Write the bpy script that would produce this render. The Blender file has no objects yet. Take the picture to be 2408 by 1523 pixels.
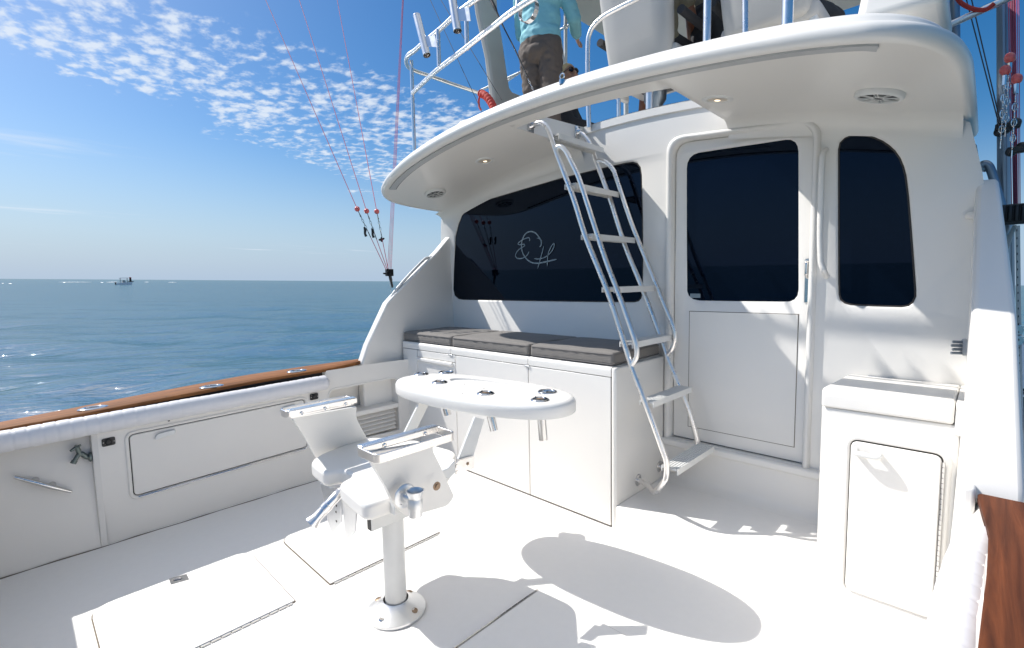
import bpy, bmesh, math, random
import numpy as np
from mathutils import Vector, Matrix
from mathutils.geometry import tessellate_polygon
random.seed(7); rng = np.random.default_rng(11)
C = bpy.context.scene.collection
sc = bpy.context.scene

# ------------------------------------------------------------------ camera, sky, sun, exposure
FPX, PCX, PCY, EYE = 1145.0, 1204.0, 761.5, 1.45
RM = np.array([[0.71933448, 0.04691825, -0.69307762],
               [0.69442569, -0.07469295, 0.71567724],
               [-0.01818969, -0.99610222, -0.08631045]])
cam_d = bpy.data.cameras.new('camera'); cam = bpy.data.objects.new('camera', cam_d); C.objects.link(cam)
cam_d.sensor_width = 36.0; cam_d.lens = FPX / 2408 * 36; cam_d.clip_start = 0.02; cam_d.clip_end = 60000
_m = Matrix.Identity(4)
for _i in range(3):
    _m[_i][0] = RM[_i][0]; _m[_i][1] = -RM[_i][1]; _m[_i][2] = -RM[_i][2]
_m[2][3] = EYE
cam.matrix_world = _m
sc.camera = cam

def ray(x, y):
    d = RM @ np.array([x - PCX, y - PCY, FPX]); return d / np.linalg.norm(d)
def az(x, y, z=0.0):
    d = ray(x, y); t = (z - EYE) / d[2]; return Vector((d[0]*t, d[1]*t, z))
def ay(x, y, Y):
    d = ray(x, y); t = Y / d[1]; return Vector((d[0]*t, Y, EYE + d[2]*t))
def ax(x, y, X):
    d = ray(x, y); t = X / d[0]; return Vector((X, d[1]*t, EYE + d[2]*t))
def proj(p):
    v = RM.T @ (np.array(p) - np.array([0, 0, EYE])); return PCX + FPX*v[0]/v[2], PCY + FPX*v[1]/v[2]

SUN = Vector((-0.84, -0.335, 1.0)).normalized()          # towards the sun
SEA_N = Vector((0.01742, 0.01751, 0.9997)).normalized() # the boat heels a little, so the sea is not square to it
w = bpy.data.worlds.new('World'); sc.world = w; w.use_nodes = True
nt = w.node_tree; nt.nodes.clear()
def wn(t, **k):
    n = nt.nodes.new(t)
    for a, b in k.items(): setattr(n, a, b)
    return n
def L(a, b): nt.links.new(a, b)
def wmath(op, a, b=None, clamp=False):
    n = wn('ShaderNodeMath', operation=op, use_clamp=clamp)
    for i, v in enumerate((a, b)):
        if v is None: continue
        if isinstance(v, (int, float)): n.inputs[i].default_value = v
        else: L(v, n.inputs[i])
    return n.outputs[0]
def wramp(v, lo, hi):
    n = wn('ShaderNodeMapRange', interpolation_type='SMOOTHSTEP'); n.clamp = True
    L(v, n.inputs[0]); n.inputs[1].default_value = lo; n.inputs[2].default_value = hi
    return n.outputs[0]
tc = wn('ShaderNodeTexCoord')
u_ax = Vector((0, 1, 0)).cross(SEA_N).normalized(); v_ax = SEA_N.cross(u_ax)
def wdot(vec):
    n = wn('ShaderNodeVectorMath', operation='DOT_PRODUCT'); L(tc.outputs['Generated'], n.inputs[0]); n.inputs[1].default_value = vec
    return n.outputs['Value']
dx, dy, dz = wdot(u_ax), wdot(v_ax), wdot(SEA_N)
level = wn('ShaderNodeCombineXYZ'); L(dx, level.inputs[0]); L(dy, level.inputs[1]); L(dz, level.inputs[2])
sky = wn('ShaderNodeTexSky', sky_type='NISHITA'); sky.sun_disc = False
sky.sun_elevation = math.asin(SUN.z); sky.sun_rotation = math.atan2(SUN.x, SUN.y)
sky.altitude = 0; sky.air_density = 1.0; sky.dust_density = 1.1; sky.ozone_density = 3.0
L(level.outputs[0], sky.inputs[0])
# clouds: a level layer of small puffs high above the sea
zc = wmath('MAXIMUM', dz, 0.02)
cu, cv = wmath('DIVIDE', dx, zc), wmath('DIVIDE', dy, zc)
cloudp = wn('ShaderNodeCombineXYZ'); L(cu, cloudp.inputs[0]); L(cv, cloudp.inputs[1])
rot = wn('ShaderNodeMapping'); rot.inputs['Rotation'].default_value = (0, 0, math.radians(20)); rot.inputs['Scale'].default_value = (1.0, 1.35, 1); L(cloudp.outputs[0], rot.inputs[0])
n1 = wn('ShaderNodeTexNoise'); n1.inputs['Scale'].default_value = 9.5; n1.inputs['Detail'].default_value = 4; n1.inputs['Roughness'].default_value = .55; n1.inputs['Distortion'].default_value = .1; L(rot.outputs[0], n1.inputs[0])
n2 = wn('ShaderNodeTexNoise'); n2.inputs['Scale'].default_value = 1.6; n2.inputs['Detail'].default_value = 3; L(cloudp.outputs[0], n2.inputs[0])
edge_hi = wramp(wmath('ADD', cu, wmath('MULTIPLY', n2.outputs[0], .7)), -1.62, -2.0)
low_line = wmath('ADD', wmath('MULTIPLY', cv, .62), 3.0)
edge_lo = wramp(wmath('ADD', wmath('ADD', cu, low_line), wmath('MULTIPLY', n2.outputs[0], 1.5)), 0.35, 1.05)
edge_r = wramp(cv, 7.5, 4.0)
band = wmath('MULTIPLY', wmath('MULTIPLY', edge_hi, edge_lo), edge_r)
thr = wmath('SUBTRACT', .70, wmath('MULTIPLY', band, .205))
thr = wmath('SUBTRACT', thr, wmath('MULTIPLY', wmath('SUBTRACT', n2.outputs[0], .5), .50))
cl = wn('ShaderNodeMapRange', interpolation_type='SMOOTHSTEP'); L(wmath('SUBTRACT', n1.outputs[0], thr), cl.inputs[0]); cl.inputs[1].default_value = -0.08; cl.inputs[2].default_value = 0.20
puffs = wmath('MULTIPLY', cl.outputs[0], wramp(band, 0.02, .5))
# thin far streaks low over the horizon
st = wn('ShaderNodeMapping'); st.inputs['Scale'].default_value = (.55, .22, 1); st.inputs['Rotation'].default_value = (0, 0, math.radians(-38)); L(cloudp.outputs[0], st.inputs[0])
n3 = wn('ShaderNodeTexNoise'); n3.inputs['Scale'].default_value = 1.0; n3.inputs['Detail'].default_value = 5; n3.inputs['Roughness'].default_value = .6; L(st.outputs[0], n3.inputs[0])
streak = wmath('MULTIPLY', wramp(n3.outputs[0], .60, .74), wmath('MULTIPLY', wramp(dz, .30, .16), wramp(dz, .03, .06)))
cover = wmath('MAXIMUM', wmath('MULTIPLY', puffs, .84), wmath('MULTIPLY', streak, .55))
# thin broken cloud high overhead, out of view, added as fill light
fill_veil = wmath('MULTIPLY', wramp(dz, .56, .74), wramp(n2.outputs[0], .25, .6)); cover = wmath('MAXIMUM', cover, wmath('MULTIPLY', fill_veil, .75))
sat = wn('ShaderNodeHueSaturation'); sat.inputs['Saturation'].default_value = 1.42; sat.inputs['Value'].default_value = .70; L(sky.outputs[0], sat.inputs['Color'])
low = wn('ShaderNodeMixRGB'); low.inputs['Color2'].default_value = (2.55, 3.4, 4.5, 1); L(wmath('MULTIPLY', wramp(dz, .27, -.02), .90), low.inputs['Fac']); L(sat.outputs[0], low.inputs['Color1'])
bg = wn('ShaderNodeBackground'); bg.inputs['Strength'].default_value = 0.10
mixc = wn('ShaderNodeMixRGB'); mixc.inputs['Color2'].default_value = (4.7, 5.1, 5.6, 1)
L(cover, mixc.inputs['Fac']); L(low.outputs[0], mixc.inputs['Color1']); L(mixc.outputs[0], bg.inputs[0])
wo = wn('ShaderNodeOutputWorld'); L(bg.outputs[0], wo.inputs[0])

sl = bpy.data.lights.new('sun', 'SUN'); sl.energy = 3.25; sl.angle = math.radians(0.55); sl.color = (1.0, .965, .915)
so = bpy.data.objects.new('sun', sl); C.objects.link(so); so.location = (-20, -8, 25)
so.rotation_euler = SUN.to_track_quat('Z', 'Y').to_euler()
sc.view_settings.view_transform = 'Standard'; sc.view_settings.look = 'None'; sc.view_settings.gamma = 1; sc.view_settings.exposure = 0.80
sc.cycles.max_bounces = 10; sc.cycles.diffuse_bounces = 5; sc.cycles.glossy_bounces = 5; sc.cycles.transmission_bounces = 6
sc.cycles.use_denoising = True; sc.cycles.caustics_reflective = False; sc.cycles.caustics_refractive = False

# ------------------------------------------------------------------ materials
def mat(name, col, rough=.4, metal=0.0, coat=0.0, noise=0.0, nscale=8.0, bump=0.0, bscale=60.0, spec=.5, trans=0.0, stain=None, sheen=0.0, alpha=1.0):
    m = bpy.data.materials.new(name); m.use_nodes = True; t = m.node_tree; b = t.nodes['Principled BSDF']
    b.inputs['Base Color'].default_value = (*col, 1); b.inputs['Roughness'].default_value = rough; b.inputs['Metallic'].default_value = metal
    b.inputs['Coat Weight'].default_value = coat; b.inputs['Coat Roughness'].default_value = .06
    b.inputs['Specular IOR Level'].default_value = spec; b.inputs['Transmission Weight'].default_value = trans
    b.inputs['Sheen Weight'].default_value = sheen; b.inputs['Alpha'].default_value = alpha
    tcn = t.nodes.new('ShaderNodeTexCoord')
    if noise:
        n = t.nodes.new('ShaderNodeTexNoise'); n.inputs['Scale'].default_value = nscale; n.inputs['Detail'].default_value = 3; n.inputs['Roughness'].default_value = .5
        t.links.new(tcn.outputs['Object'], n.inputs[0])
        r = t.nodes.new('ShaderNodeMapRange'); r.inputs[1].default_value = .1; r.inputs[2].default_value = .9
        t.links.new(n.outputs[0], r.inputs[0])
        mx = t.nodes.new('ShaderNodeMixRGB'); t.links.new(r.outputs[0], mx.inputs[0])
        mx.inputs[1].default_value = (*[c*(1-noise) for c in col], 1); mx.inputs[2].default_value = (*[min(.95, c*(1+noise)) for c in col], 1)
        out = mx.outputs[0]
        if stain:
            # sparse grime specks with shapes of their own
            s = t.nodes.new('ShaderNodeTexNoise'); s.inputs['Scale'].default_value = stain[1]; s.inputs['Detail'].default_value = 8; s.inputs['Roughness'].default_value = .75
            t.links.new(tcn.outputs['Object'], s.inputs[0])
            q = t.nodes.new('ShaderNodeMapRange'); q.inputs[1].default_value = .68; q.inputs[2].default_value = .80; q.inputs[4].default_value = stain[2]
            t.links.new(s.outputs[0], q.inputs[0])
            m2 = t.nodes.new('ShaderNodeMixRGB'); t.links.new(q.outputs[0], m2.inputs[0]); t.links.new(out, m2.inputs[1]); m2.inputs[2].default_value = (*stain[0], 1)
            out = m2.outputs[0]
        t.links.new(out, b.inputs['Base Color'])
        rr = t.nodes.new('ShaderNodeMapRange'); rr.inputs[3].default_value = max(0.02, rough*.8); rr.inputs[4].default_value = min(1, rough*1.25)
        t.links.new(n.outputs[0], rr.inputs[0]); t.links.new(rr.outputs[0], b.inputs['Roughness'])
    if bump:
        n = t.nodes.new('ShaderNodeTexNoise'); n.inputs['Scale'].default_value = bscale; n.inputs['Detail'].default_value = 3
        t.links.new(tcn.outputs['Object'], n.inputs[0])
        bm_ = t.nodes.new('ShaderNodeBump'); bm_.inputs['Strength'].default_value = bump; bm_.inputs['Distance'].default_value = .01
        t.links.new(n.outputs[0], bm_.inputs['Height']); t.links.new(bm_.outputs[0], b.inputs['Normal'])
    return m
GEL = mat('gelcoat_white', (.80, .778, .738), .38, coat=.15, noise=.012, nscale=2.5)
GELW = mat('gelcoat_worn', (.77, .745, .705), .42, noise=.025, nscale=3.5, bump=.02, bscale=14, stain=((.38, .34, .29), 11.0, .16))
DECKM = mat('nonskid_deck', (.85, .83, .80), .55, noise=.02, nscale=30, bump=.12, bscale=420)
VINYL = mat('white_vinyl', (.72, .71, .72), .42, noise=.05, nscale=5, bump=.04, bscale=80, stain=((.42, .40, .40), 7, .35))
PLASTIC = mat('white_plastic', (.74, .74, .72), .35, noise=.02)
GREYSTRIP = mat('grey_track', (.46, .47, .475), .4, noise=.03)
ALU = mat('polished_aluminium', (.86, .84, .82), .28, metal=1.0, noise=.03, nscale=20)
ALUM = mat('brushed_aluminium', (.72, .73, .74), .36, metal=1.0, noise=.06, nscale=30, bump=.03, bscale=200)
ALUP = mat('white_painted_aluminium', (.70, .70, .68), .38, noise=.05, nscale=14, stain=((.4, .36, .3), 16, .35))
STEEL = mat('stainless_steel', (.70, .69, .68), .12, metal=1.0, noise=.04, nscale=25)
BRONZE = mat('rusty_steel', (.34, .24, .16), .5, metal=.6, noise=.2, nscale=60)
BLACK = mat('black_plastic', (.012, .012, .013), .42)
RUBBER = mat('dark_gasket', (.035, .03, .027), .7)
SEAM = mat('brown_seam', (.16, .13, .10), .8, noise=.3, nscale=30)
GLASS = mat('tinted_glass', (.0008, .0018, .0045), .012, spec=.30); GLASS.node_tree.nodes['Principled BSDF'].inputs['Specular Tint'].default_value = (.42, .62, 1, 1)
LOGO = mat('frosted_decal', (.20, .26, .30), .5)
CUSH = mat('grey_canvas', (.19, .176, .162), .85, noise=.07, nscale=30, bump=.25, bscale=900, sheen=.15)
PIPING = mat('cushion_piping', (.16, .15, .145), .8)
PINKLINE = mat('pink_line', (.55, .07, .13), .6)
PINKD = mat('dark_pink_line', (.22, .05, .10), .6)
PINK = mat('pink_float', (.66, .12, .115), .35, coat=.3, noise=.10, nscale=60)
RED = mat('red_rope', (.55, .05, .035), .7, noise=.2, nscale=90, bump=.3, bscale=120)
ROPE = mat('white_rope', (.62, .60, .56), .8, noise=.2, nscale=260)
DARKLINE = mat('dark_line', (.03, .03, .035), .6)
POLE = mat('anodised_pole', (.28, .32, .36), .3, metal=.85, noise=.05)
TAP = mat('tarnished_bronze', (.16, .19, .18), .45, metal=.8, noise=.25, nscale=60)
BEIGE = mat('beige_liner', (.52, .50, .46), .5, noise=.04)
SEATV = mat('helm_seat_vinyl', (.52, .51, .49), .5, noise=.03, bump=.05, bscale=200)
LENS = mat('lamp_lens', (.62, .55, .46), .3)
BULB = bpy.data.materials.new('lit_bulb'); BULB.use_nodes = True
BULB.node_tree.nodes['Principled BSDF'].inputs['Emission Color'].default_value = (1, .78, .5, 1); BULB.node_tree.nodes['Principled BSDF'].inputs['Emission Strength'].default_value = 1.1
CLEAR = mat('clear_vinyl', (.9, .95, 1), .03, trans=1.0, alpha=1); CLEAR.node_tree.nodes['Principled BSDF'].inputs['IOR'].default_value = 1.02
SKIN = mat('skin', (.50, .27, .18), .5, noise=.06, nscale=20)
SKIND = mat('tanned_skin', (.20, .085, .05), .5, noise=.08, nscale=20)
AQUA = mat('aqua_fabric', (.24, .55, .62), .75, noise=.05, bump=.1, bscale=300)
BROWN = mat('brown_cotton', (.125, .10, .085), .9, noise=.08, bump=.2, bscale=400)
DARKC = mat('charcoal_fabric', (.03, .032, .038), .9, noise=.1)
KHAKI = mat('khaki_fabric', (.24, .22, .16), .9, noise=.08)
HAIR = mat('blond_hair', (.75, .55, .30), .55, noise=.2, nscale=90, bump=.5, bscale=150)
HAIRD = mat('dark_hair', (.05, .035, .025), .6, noise=.2, nscale=60)
LENSD = mat('dark_lens', (.02, .012, .01), .05)
HULLM = mat('hull_gelcoat', (.78, .78, .78), .2, coat=.5)
LIP = mat('lip_skin', (.42, .13, .10), .45)

def teak(name, c1, c2, c3, rough, coat, axis=1):
    m = bpy.data.materials.new(name); m.use_nodes = True; t = m.node_tree; b = t.nodes['Principled BSDF']
    tcn = t.nodes.new('ShaderNodeTexCoord'); mp = t.nodes.new('ShaderNodeMapping')
    mp.inputs['Scale'].default_value = (1, .06, 1) if axis == 1 else (.06, 1, 1)
    t.links.new(tcn.outputs['Object'], mp.inputs[0])
    n = t.nodes.new('ShaderNodeTexNoise'); n.inputs['Scale'].default_value = 34; n.inputs['Detail'].default_value = 8; n.inputs['Roughness'].default_value = .65; n.inputs['Distortion'].default_value = .6
    t.links.new(mp.outputs[0], n.inputs[0])
    n2_ = t.nodes.new('ShaderNodeTexNoise'); n2_.inputs['Scale'].default_value = 3; n2_.inputs['Detail'].default_value = 4; t.links.new(tcn.outputs['Object'], n2_.inputs[0])
    cr = t.nodes.new('ShaderNodeValToRGB'); e = cr.color_ramp.elements
    e[0].position = .32; e[0].color = (*c1, 1); e[1].position = .62; e[1].color = (*c2, 1); x = e.new(.8); x.color = (*c3, 1)
    t.links.new(n.outputs[0], cr.inputs[0])
    mx = t.nodes.new('ShaderNodeMixRGB'); mx.blend_type = 'MULTIPLY'; mx.inputs[0].default_value = .45
    t.links.new(cr.outputs[0], mx.inputs[1]); t.links.new(n2_.outputs[0], mx.inputs[2]); t.links.new(mx.outputs[0], b.inputs['Base Color'])
    b.inputs['Roughness'].default_value = rough; b.inputs['Coat Weight'].default_value = coat; b.inputs['Coat Roughness'].default_value = .2; b.inputs['Specular IOR Level'].default_value = .25
    bp = t.nodes.new('ShaderNodeBump'); bp.inputs['Strength'].default_value = .35; bp.inputs['Distance'].default_value = .004
    t.links.new(n.outputs[0], bp.inputs['Height']); t.links.new(bp.outputs[0], b.inputs['Normal'])
    return m
TEAK = teak('teak_weathered', (.13, .045, .014), (.36, .145, .045), (.46, .23, .10), .7, .0)
TEAKD = teak('teak_oiled', (.055, .014, .005), (.17, .048, .016), (.26, .095, .042), .65, .0)

# ------------------------------------------------------------------ object helpers
def wloc(o):
    v = Vector((0, 0, 0))
    while o: v += o.location; o = o.parent
    return v
def setpar(c, p):
    if p is None: return
    off = Vector((0, 0, 0)); q = p
    M = Matrix.Identity(4)
    chain = []
    while q: chain.append(q); q = q.parent
    for q in reversed(chain):
        M = M @ q.matrix_parent_inverse @ Matrix.LocRotScale(q.location, q.rotation_euler, q.scale)
    c.parent = p; c.matrix_parent_inverse = M.inverted()
def finish(me, ang=38):
    bm = bmesh.new(); bm.from_mesh(me)
    bmesh.ops.recalc_face_normals(bm, faces=bm.faces)
    a = math.radians(ang)
    for f in bm.faces: f.smooth = True
    for e in bm.edges:
        e.smooth = not (len(e.link_faces) != 2 or e.calc_face_angle(0) > a)
    bm.to_mesh(me); bm.free()
def ob(name, bm, m, parent=None, bevel=0.0, seg=2, ang=38, kind=None, recalc=True):
    me = bpy.data.meshes.new(name)
    bm.to_mesh(me); bm.free(); finish(me, ang)
    me.materials.append(m)
    o = bpy.data.objects.new(name, me); C.objects.link(o)
    if bevel:
        b = o.modifiers.new('bevel', 'BEVEL'); b.width = bevel; b.segments = seg; b.limit_method = 'ANGLE'; b.angle_limit = math.radians(40); b.harden_normals = False
    setpar(o, parent)
    if kind: o['kind'] = kind
    return o
def thing(name, label, cat, loc=(0, 0, 0), group=None):
    o = bpy.data.objects.new(name, None); C.objects.link(o); o.location = loc; o.empty_display_size = .1
    o['label'] = label; o['category'] = cat
    if group: o['group'] = group
    return o
def tag(o, label, cat, group=None):
    o['label'] = label; o['category'] = cat
    if group: o['group'] = group
    return o
def B(): return bmesh.new()
def box(bm, x0, x1, y0, y1, z0, z1):
    v = [bm.verts.new((x, y, z)) for x in (x0, x1) for y in (y0, y1) for z in (z0, z1)]
    for f in ((0,1,3,2),(4,6,7,5),(0,4,5,1),(2,3,7,6),(0,2,6,4),(1,5,7,3)): bm.faces.new([v[i] for i in f])
    return bm
def hexa(bm, a, b):
    """solid between two equal polygons a and b (lists of points)"""
    va = [bm.verts.new(p) for p in a]; vb = [bm.verts.new(p) for p in b]; n = len(a)
    bm.faces.new(va); bm.faces.new(vb[::-1])
    for i in range(n): bm.faces.new((va[i], va[(i+1) % n], vb[(i+1) % n], vb[i]))
    return bm
def prism(bm, poly, off):
    off = Vector(off); return hexa(bm, [Vector(p) for p in poly], [Vector(p)+off for p in poly])
def fillet(pts, r, n=6):
    pts = [Vector(p) for p in pts]; out = [pts[0]]
    for i in range(1, len(pts)-1):
        a, b, c = pts[i-1], pts[i], pts[i+1]
        d1, d2 = (a-b), (c-b); rr = r[i] if isinstance(r, (list, tuple)) else r
        k = min(rr, d1.length*.48, d2.length*.48); p0, p2 = b+d1.normalized()*k, b+d2.normalized()*k
        for j in range(n+1):
            t = j/n; out.append(p0*(1-t)**2 + b*2*t*(1-t) + p2*t*t)
    out.append(pts[-1]); return out
def tube(bm, pts, r, n=12, caps=True, closed=False):
    pts = [Vector(p) for p in pts]; N = len(pts)
    rs = r if isinstance(r, (list, tuple)) else [r]*N
    rings = []; prev = None
    for i, p in enumerate(pts):
        if closed: t = (pts[(i+1) % N]-pts[i-1]).normalized()
        else: t = (pts[min(i+1, N-1)]-pts[max(i-1, 0)]).normalized()
        if prev is None:
            u = t.orthogonal().normalized()
        else:
            u = (prev - t*prev.dot(t))
            u = u.normalized() if u.length > 1e-6 else t.orthogonal().normalized()
        prev = u; v = t.cross(u)
        rings.append([bm.verts.new(p+(u*math.cos(a)+v*math.sin(a))*rs[i]) for a in [2*math.pi*k/n for k in range(n)]])
    for i in range(N-1 if not closed else N):
        A, Bq = rings[i], rings[(i+1) % N]
        for k in range(n): bm.faces.new((A[k], A[(k+1) % n], Bq[(k+1) % n], Bq[k]))
    if caps and not closed:
        bm.faces.new(rings[0][::-1]); bm.faces.new(rings[-1])
    return bm
def lathe(bm, prof, origin, axis=(0, 0, 1), n=28, cap0=True, cap1=True):
    """prof: (radius, distance along axis)"""
    o = Vector(origin); t = Vector(axis).normalized(); u = t.orthogonal().normalized(); v = t.cross(u); rings = []
    for r, h in prof:
        rings.append([bm.verts.new(o+t*h+(u*math.cos(a)+v*math.sin(a))*r) for a in [2*math.pi*k/n for k in range(n)]])
    for A, Bq in zip(rings, rings[1:]):
        for k in range(n): bm.faces.new((A[k], A[(k+1) % n], Bq[(k+1) % n], Bq[k]))
    if cap0: bm.faces.new(rings[0][::-1])
    if cap1: bm.faces.new(rings[-1])
    return bm
def ball(bm, c, r, n=16, sq=(1, 1, 1), axis=(0, 0, 1)):
    prof = [(max(1e-4, math.sin(math.pi*i/n))*r*sq[0], -math.cos(math.pi*i/n)*r*sq[2]) for i in range(n+1)]
    return lathe(bm, prof, c, axis, n+4)
def grid(bm, P):
    V = [[bm.verts.new(p) for p in row] for row in P]
    for a, b in zip(V, V[1:]):
        for i in range(len(a)-1): bm.faces.new((a[i], a[i+1], b[i+1], b[i]))
    return bm
def tess(bm, outer, holes=()):
    loops = [[Vector(p) for p in outer]]+[[Vector(p) for p in h] for h in holes]
    flat = [bm.verts.new(p) for l in loops for p in l]
    for tri in tessellate_polygon(loops):
        try: bm.faces.new([flat[i] for i in tri])
        except ValueError: pass
    out = []; k = 0
    for l in loops: out.append(flat[k:k+len(l)]); k += len(l)
    return out
def bridge(bm, A, Bq):
    n = len(A)
    for i in range(n): bm.faces.new((A[i], A[(i+1) % n], Bq[(i+1) % n], Bq[i]))
def inset2(poly, d):
    """offset a closed 2-D polygon by d (positive grows it)"""
    n = len(poly); area = sum(poly[i][0]*poly[(i+1) % n][1]-poly[(i+1) % n][0]*poly[i][1] for i in range(n)); s = 1 if area > 0 else -1
    out = []
    for i in range(n):
        p0, p1, p2 = Vector(poly[i-1]), Vector(poly[i]), Vector(poly[(i+1) % n])
        e1 = (p1-p0); e2 = (p2-p1)
        if e1.length < 1e-9: e1 = e2
        if e2.length < 1e-9: e2 = e1
        n1 = Vector((e1.y, -e1.x)).normalized()*s; n2v = Vector((e2.y, -e2.x)).normalized()*s
        m_ = (n1+n2v); m_ = m_.normalized() if m_.length > 1e-6 else n1
        out.append(p1+m_*(d/max(.5, m_.dot(n1))))
    return out
def rpoly(pts, r, n=5):
    """closed 2-D polygon with rounded corners"""
    P = [Vector(p) for p in pts]; out = []; N = len(P)
    for i in range(N):
        a, b, c = P[i-1], P[i], P[(i+1) % N]; rr = r[i] if isinstance(r, (list, tuple)) else r
        if rr <= 0: out.append(b); continue
        k = min(rr, (a-b).length*.49, (c-b).length*.49); p0, p2 = b+(a-b).normalized()*k, b+(c-b).normalized()*k
        for j in range(n+1):
            t = j/n; out.append(p0*(1-t)**2+b*2*t*(1-t)+p2*t*t)
    return out
def copy_tree(o, loc=None, parent=None, pinv=None):
    c = o.copy(); C.objects.link(c)
    if parent is not None: c.parent = parent; c.matrix_parent_inverse = o.matrix_parent_inverse.copy()
    if loc is not None: c.location = loc
    for ch in list(o.children): copy_tree(ch, None, c)
    return c

CX = -1.86
def sof(X, z0=2.39): return z0-.084*(X-CX)**2
WALL = 2.95

# ------------------------------------------------------------------ sea (setting)
def build_sea():
    bm = B()
    nr, na = 300, 540
    base = Vector((-1.9, 1.0, -0.62))
    q = SEA_N.to_track_quat('Z', 'Y')
    R = [0.0]+[1.2*(30000/1.2)**(i/nr) for i in range(nr+1)]
    rr = np.array(R); aa = np.linspace(0, 2*np.pi, na, endpoint=False)
    X = np.outer(rr, np.cos(aa)); Y = np.outer(rr, np.sin(aa)); Z = np.zeros_like(X)
    cell = np.outer(np.maximum(rr*2*np.pi/na, rr*.034), np.ones(na))
    for i in range(80):
        lam = 0.35*(8/0.35)**(rng.random()**1.25); k = 2*np.pi/lam; th = math.radians(205)+rng.normal()*.75
        amp = .0060*lam**.72*(.6+.8*rng.random()); ph = rng.random()*6.28
        fade = np.clip((lam/(cell*2.2)-1)/1.5, 0, 1)
        arg = k*(X*math.cos(th)+Y*math.sin(th))+ph
        Z += amp*(np.sin(arg)+.25*np.sin(2*arg))*fade
    verts = [q @ Vector((X[i, j], Y[i, j], Z[i, j]))+base for i in range(1, len(R)) for j in range(na)]
    verts.append(base)
    faces = []
    n = len(R)-1
    for i in range(n-1):
        for j in range(na):
            j2 = (j+1) % na; faces.append((i*na+j, i*na+j2, (i+1)*na+j2, (i+1)*na+j))
    for j in range(na): faces.append((len(verts)-1, (j+1) % na, j))
    me = bpy.data.meshes.new('sea'); me.from_pydata([tuple(v) for v in verts], [], faces); me.update()
    for p in me.polygons: p.use_smooth = True
    m = bpy.data.materials.new('sea_water'); m.use_nodes = True; t = m.node_tree; b = t.nodes['Principled BSDF']
    b.inputs['Roughness'].default_value = .12; b.inputs['IOR'].default_value = 1.333
    tcn = t.nodes.new('ShaderNodeTexCoord'); mp = t.nodes.new('ShaderNodeMapping'); mp.inputs['Rotation'].default_value = (0, 0, math.radians(25)); mp.inputs['Scale'].default_value = (1, .42, 1)
    t.links.new(tcn.outputs['Object'], mp.inputs[0])
    hs = []
    for s, d, wgt in ((.12, 3, 1.0), (.8, 4, .85), (3.6, 5, .34)):
        nn = t.nodes.new('ShaderNodeTexNoise'); nn.inputs['Scale'].default_value = s; nn.inputs['Detail'].default_value = d; nn.inputs['Roughness'].default_value = .55; nn.inputs['Distortion'].default_value = .4
        t.links.new(mp.outputs[0], nn.inputs[0])
        mm = t.nodes.new('ShaderNodeMath'); mm.operation = 'MULTIPLY'; mm.inputs[1].default_value = wgt; t.links.new(nn.outputs[0], mm.inputs[0]); hs.append(mm.outputs[0])
    a1 = t.nodes.new('ShaderNodeMath'); a1.operation = 'ADD'; t.links.new(hs[0], a1.inputs[0]); t.links.new(hs[1], a1.inputs[1])
    a2 = t.nodes.new('ShaderNodeMath'); a2.operation = 'ADD'; t.links.new(a1.outputs[0], a2.inputs[0]); t.links.new(hs[2], a2.inputs[1])
    bp = t.nodes.new('ShaderNodeBump'); bp.inputs['Strength'].default_value = .55; bp.inputs['Distance'].default_value = .42
    t.links.new(a2.outputs[0], bp.inputs['Height']); t.links.new(bp.outputs[0], b.inputs['Normal'])
    # body colour of the water: patches of greener and bluer water
    pn = t.nodes.new('ShaderNodeTexNoise'); pn.inputs['Scale'].default_value = .05; pn.inputs['Detail'].default_value = 3; t.links.new(tcn.outputs['Object'], pn.inputs[0])
    mx = t.nodes.new('ShaderNodeMixRGB'); t.links.new(pn.outputs[0], mx.inputs[0]); mx.inputs[1].default_value = (.012, .082, .108, 1); mx.inputs[2].default_value = (.018, .112, .150, 1)
    # a rough sea never mirrors fully at grazing angles: body colour and reflection mixed by a capped Fresnel
    df = t.nodes.new('ShaderNodeBsdfDiffuse'); gl = t.nodes.new('ShaderNodeBsdfGlossy'); gl.inputs['Roughness'].default_value = .11
    fr = t.nodes.new('ShaderNodeFresnel'); fr.inputs['IOR'].default_value = 1.333; cp = t.nodes.new('ShaderNodeMath'); cp.operation = 'MINIMUM'; cp.inputs[1].default_value = .58
    ms = t.nodes.new('ShaderNodeMixShader')
    for n_ in (df, gl, fr): t.links.new(bp.outputs[0], n_.inputs['Normal'])
    t.links.new(mx.outputs[0], df.inputs['Color']); t.links.new(fr.outputs[0], cp.inputs[0]); t.links.new(cp.outputs[0], ms.inputs[0])
    t.links.new(df.outputs[0], ms.inputs[1]); t.links.new(gl.outputs[0], ms.inputs[2]); t.links.new(ms.outputs[0], t.nodes['Material Output'].inputs['Surface'])
    me.materials.append(m)
    o = bpy.data.objects.new('sea', me); C.objects.link(o); o['kind'] = 'structure'
build_sea()
def on_sea(x, y):
    """point of the sea surface seen at a pixel"""
    d = Vector(ray(x, y)); e = Vector((0, 0, EYE)); b = Vector((-1.9, 1.0, -0.62)); t = (b-e).dot(SEA_N)/d.dot(SEA_N); return e+d*t
# ------------------------------------------------------------------ the boat: one thing with its built-in parts
boat = thing('sport_fishing_boat', 'white sport fishing boat with open cockpit, dark tinted cabin windows and overhanging flybridge deck', 'boat', (-1.8, 3.0, 0))

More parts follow.
